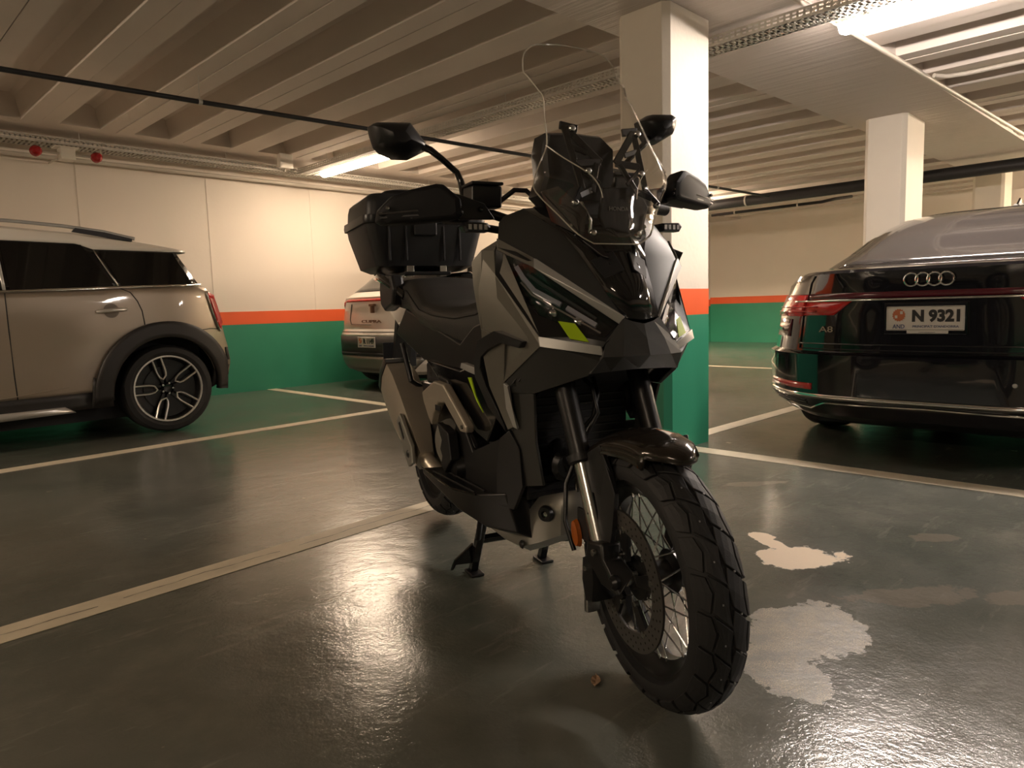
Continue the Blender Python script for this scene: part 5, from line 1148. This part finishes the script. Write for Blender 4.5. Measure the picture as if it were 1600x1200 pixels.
# swing arm, rear mudguard, tail
for s in (-1, 1):
    prism('swing_arm', [(-0.05, 0.31), (0.05, 0.33), (0.50, 0.40), (0.50, 0.34), (0.05, 0.25), (-0.05, 0.26)], 'y', min(s*0.085, s*0.12), max(s*0.085, s*0.12), 'blk_sat', B, 0.006)
tube('shock', [(0.28, 0.0, 0.36), (0.22, 0.0, 0.72)], 0.035, 'blk_sat', B, 16)
rows = []
for i in range(13):
    a = lerp(math.radians(40), math.radians(165), i/12); r = 0.292; rows.append([(r*math.cos(a), y, 0.285+(r-d)*math.sin(a)) for y, d in ((-0.085, 0.04), (-0.075, 0.008), (0, 0), (0.075, 0.008), (0.085, 0.04))])
strips('rear_hugger', rows, 'blk', B, 0.004)
loft('tail', [[(x, y*q, z) for y, z in [(-0.12, z0+0.03), (-0.10, z1), (0.10, z1), (0.12, z0+0.03), (0.07, z0), (-0.07, z0)]] for x, q, z0, z1 in ((-0.52, 0.5, 0.90, 0.94), (-0.40, 0.9, 0.84, 0.93), (-0.10, 1.15, 0.76, 0.90), (0.20, 1.25, 0.70, 0.86))], 'blk_gl', B, True, 25)
box('tail_light', (-0.535, -0.05, 0.895), (-0.515, 0.05, 0.935), 'red_lens', B, 0.004)
prism('plate_holder', [(-0.45, 0.86), (-0.50, 0.86), (-0.62, 0.60), (-0.60, 0.58)], 'y', -0.04, 0.04, 'blk', B)
nb = box('plate_board', (-0.625, -0.08, 0.58), (-0.615, 0.08, 0.70), 'blk', B, 0.002)
for s in (-1, 1):
    tube('grab_rail', [(0.08, s*0.155, 0.90), (-0.02, s*0.185, 0.955), (-0.15, s*0.19, 0.985), (-0.32, s*0.165, 0.990), (-0.45, s*0.10, 0.985)], [0.016, 0.020, 0.020, 0.016, 0.014], 'blk_gl', B, 12)
    prism('rail_cover', [(-0.14, 0.995), (0.02, 0.985), (0.05, 0.93), (0.02, 0.87), (-0.10, 0.845), (-0.16, 0.87), (-0.17, 0.94)], 'y', min(s*0.145, s*0.195), max(s*0.145, s*0.195), 'blk', B, 0.012)
    tube('passenger_peg', [(0.24, s*0.14, 0.56), (0.26, s*0.20, 0.60), (0.20, s*0.21, 0.73)], 0.010, 'blk_sat', B, 8)
# rack and top case
box('rack_plate', (-0.52, -0.10, 0.990), (-0.12, 0.10, 1.005), 'blk_sat', B, 0.004)
for y in (-0.07, 0.07): box('rack_clamp', (-0.18, y-0.015, 0.985), (-0.13, y+0.015, 1.03), 'steel', B, 0.003)
def rr_ring(x0, x1, hw, z, r=0.045):
    P = []
    for cx_, cy_, a0 in ((x1-r, hw-r, 0), (x0+r, hw-r, PI/2), (x0+r, -hw+r, PI), (x1-r, -hw+r, 3*PI/2)):
        for i in range(6): a = a0+PI/2*i/5; P.append((cx_+r*math.cos(a), cy_+r*math.sin(a)+0.014, z))
    return P
tc_ = loft('top_case', [rr_ring(-0.50, -0.20, 0.175, 1.012), rr_ring(-0.53, -0.165, 0.21, 1.030), rr_ring(-0.575, -0.145, 0.246, 1.17), rr_ring(-0.578, -0.142, 0.250, 1.205)], 'blk', B, True, 40)
loft('case_lid', [rr_ring(-0.578, -0.142, 0.248, 1.222), rr_ring(-0.578, -0.144, 0.243, 1.280), rr_ring(-0.574, -0.148, 0.237, 1.304, 0.045), rr_ring(-0.558, -0.158, 0.222, 1.318, 0.045), rr_ring(-0.50, -0.20, 0.16, 1.322, 0.045)], 'blk', tc_, True, 40)
loft('case_rim', [rr_ring(-0.588, -0.130, 0.260, 1.200), rr_ring(-0.590, -0.128, 0.262, 1.214), rr_ring(-0.588, -0.130, 0.260, 1.232)], 'blk_sat', tc_, True, 40)
loft('lid_pad', [rr_ring(-0.52, -0.18, 0.165, 1.315), rr_ring(-0.51, -0.185, 0.155, 1.336), rr_ring(-0.49, -0.20, 0.135, 1.342)], 'blk_sat', tc_, True, 40)
box('case_latch', (-0.146, -0.05, 1.15), (-0.128, 0.05, 1.205), 'blk_sat', tc_, 0.006)
for y in (-0.15, -0.08, 0.08, 0.15): box('case_rib', (-0.150, y-0.004, 1.05), (-0.138, y+0.004, 1.19), 'blk', tc_, 0.002)

# ---- centre stand
for s in (-1, 1):
    lg = loft('stand_leg', [[(x+a, s*(y+b_), z) for a, b_ in [(-0.014, -0.012), (0.014, -0.012), (0.014, 0.012), (-0.014, 0.012)]] for x, y, z in ((0.72, 0.112, 0.27), (0.695, 0.118, 0.18), (0.655, 0.122, 0.09), (0.614, 0.124, 0.006))], 'blk_gl', B, True, 20)
    bevel(lg, 0.003, 2)
    box('stand_foot', (0.59, s*0.124-0.022, 0.0), (0.66, s*0.124+0.022, 0.010), 'blk_sat', lg, 0.003)
    tg = prism('stand_tang', [(0.128, 0.105), (0.190, 0.060), (0.205, 0.028), (0.196, 0.030), (0.188, 0.044), (0.128, 0.040)], 'x', 0.625, 0.637, 'blk_gl', lg, 0.002) if s < 0 else tube('stand_tang', [(0.66, 0.13, 0.085), (0.67, 0.20, 0.075)], 0.008, 'blk_gl', lg, 8)
    if s < 0:
        for v in tg.data.vertices: v.co.y = -v.co.y
        tg.data.flip_normals()
tube('stand_crossbar', [(0.668, -0.12, 0.125), (0.668, 0.12, 0.125)], 0.014, 'blk_gl', B, 12)
tube('stand_spring', [(0.70, -0.135, 0.14), (0.75, -0.14, 0.24)], 0.009, 'blk_sat', B, 10)
prism('stand_bracket', [(0.68, 0.22), (0.78, 0.22), (0.80, 0.32), (0.66, 0.32)], 'y', -0.13, 0.13, 'blk_sat', B, 0.004)
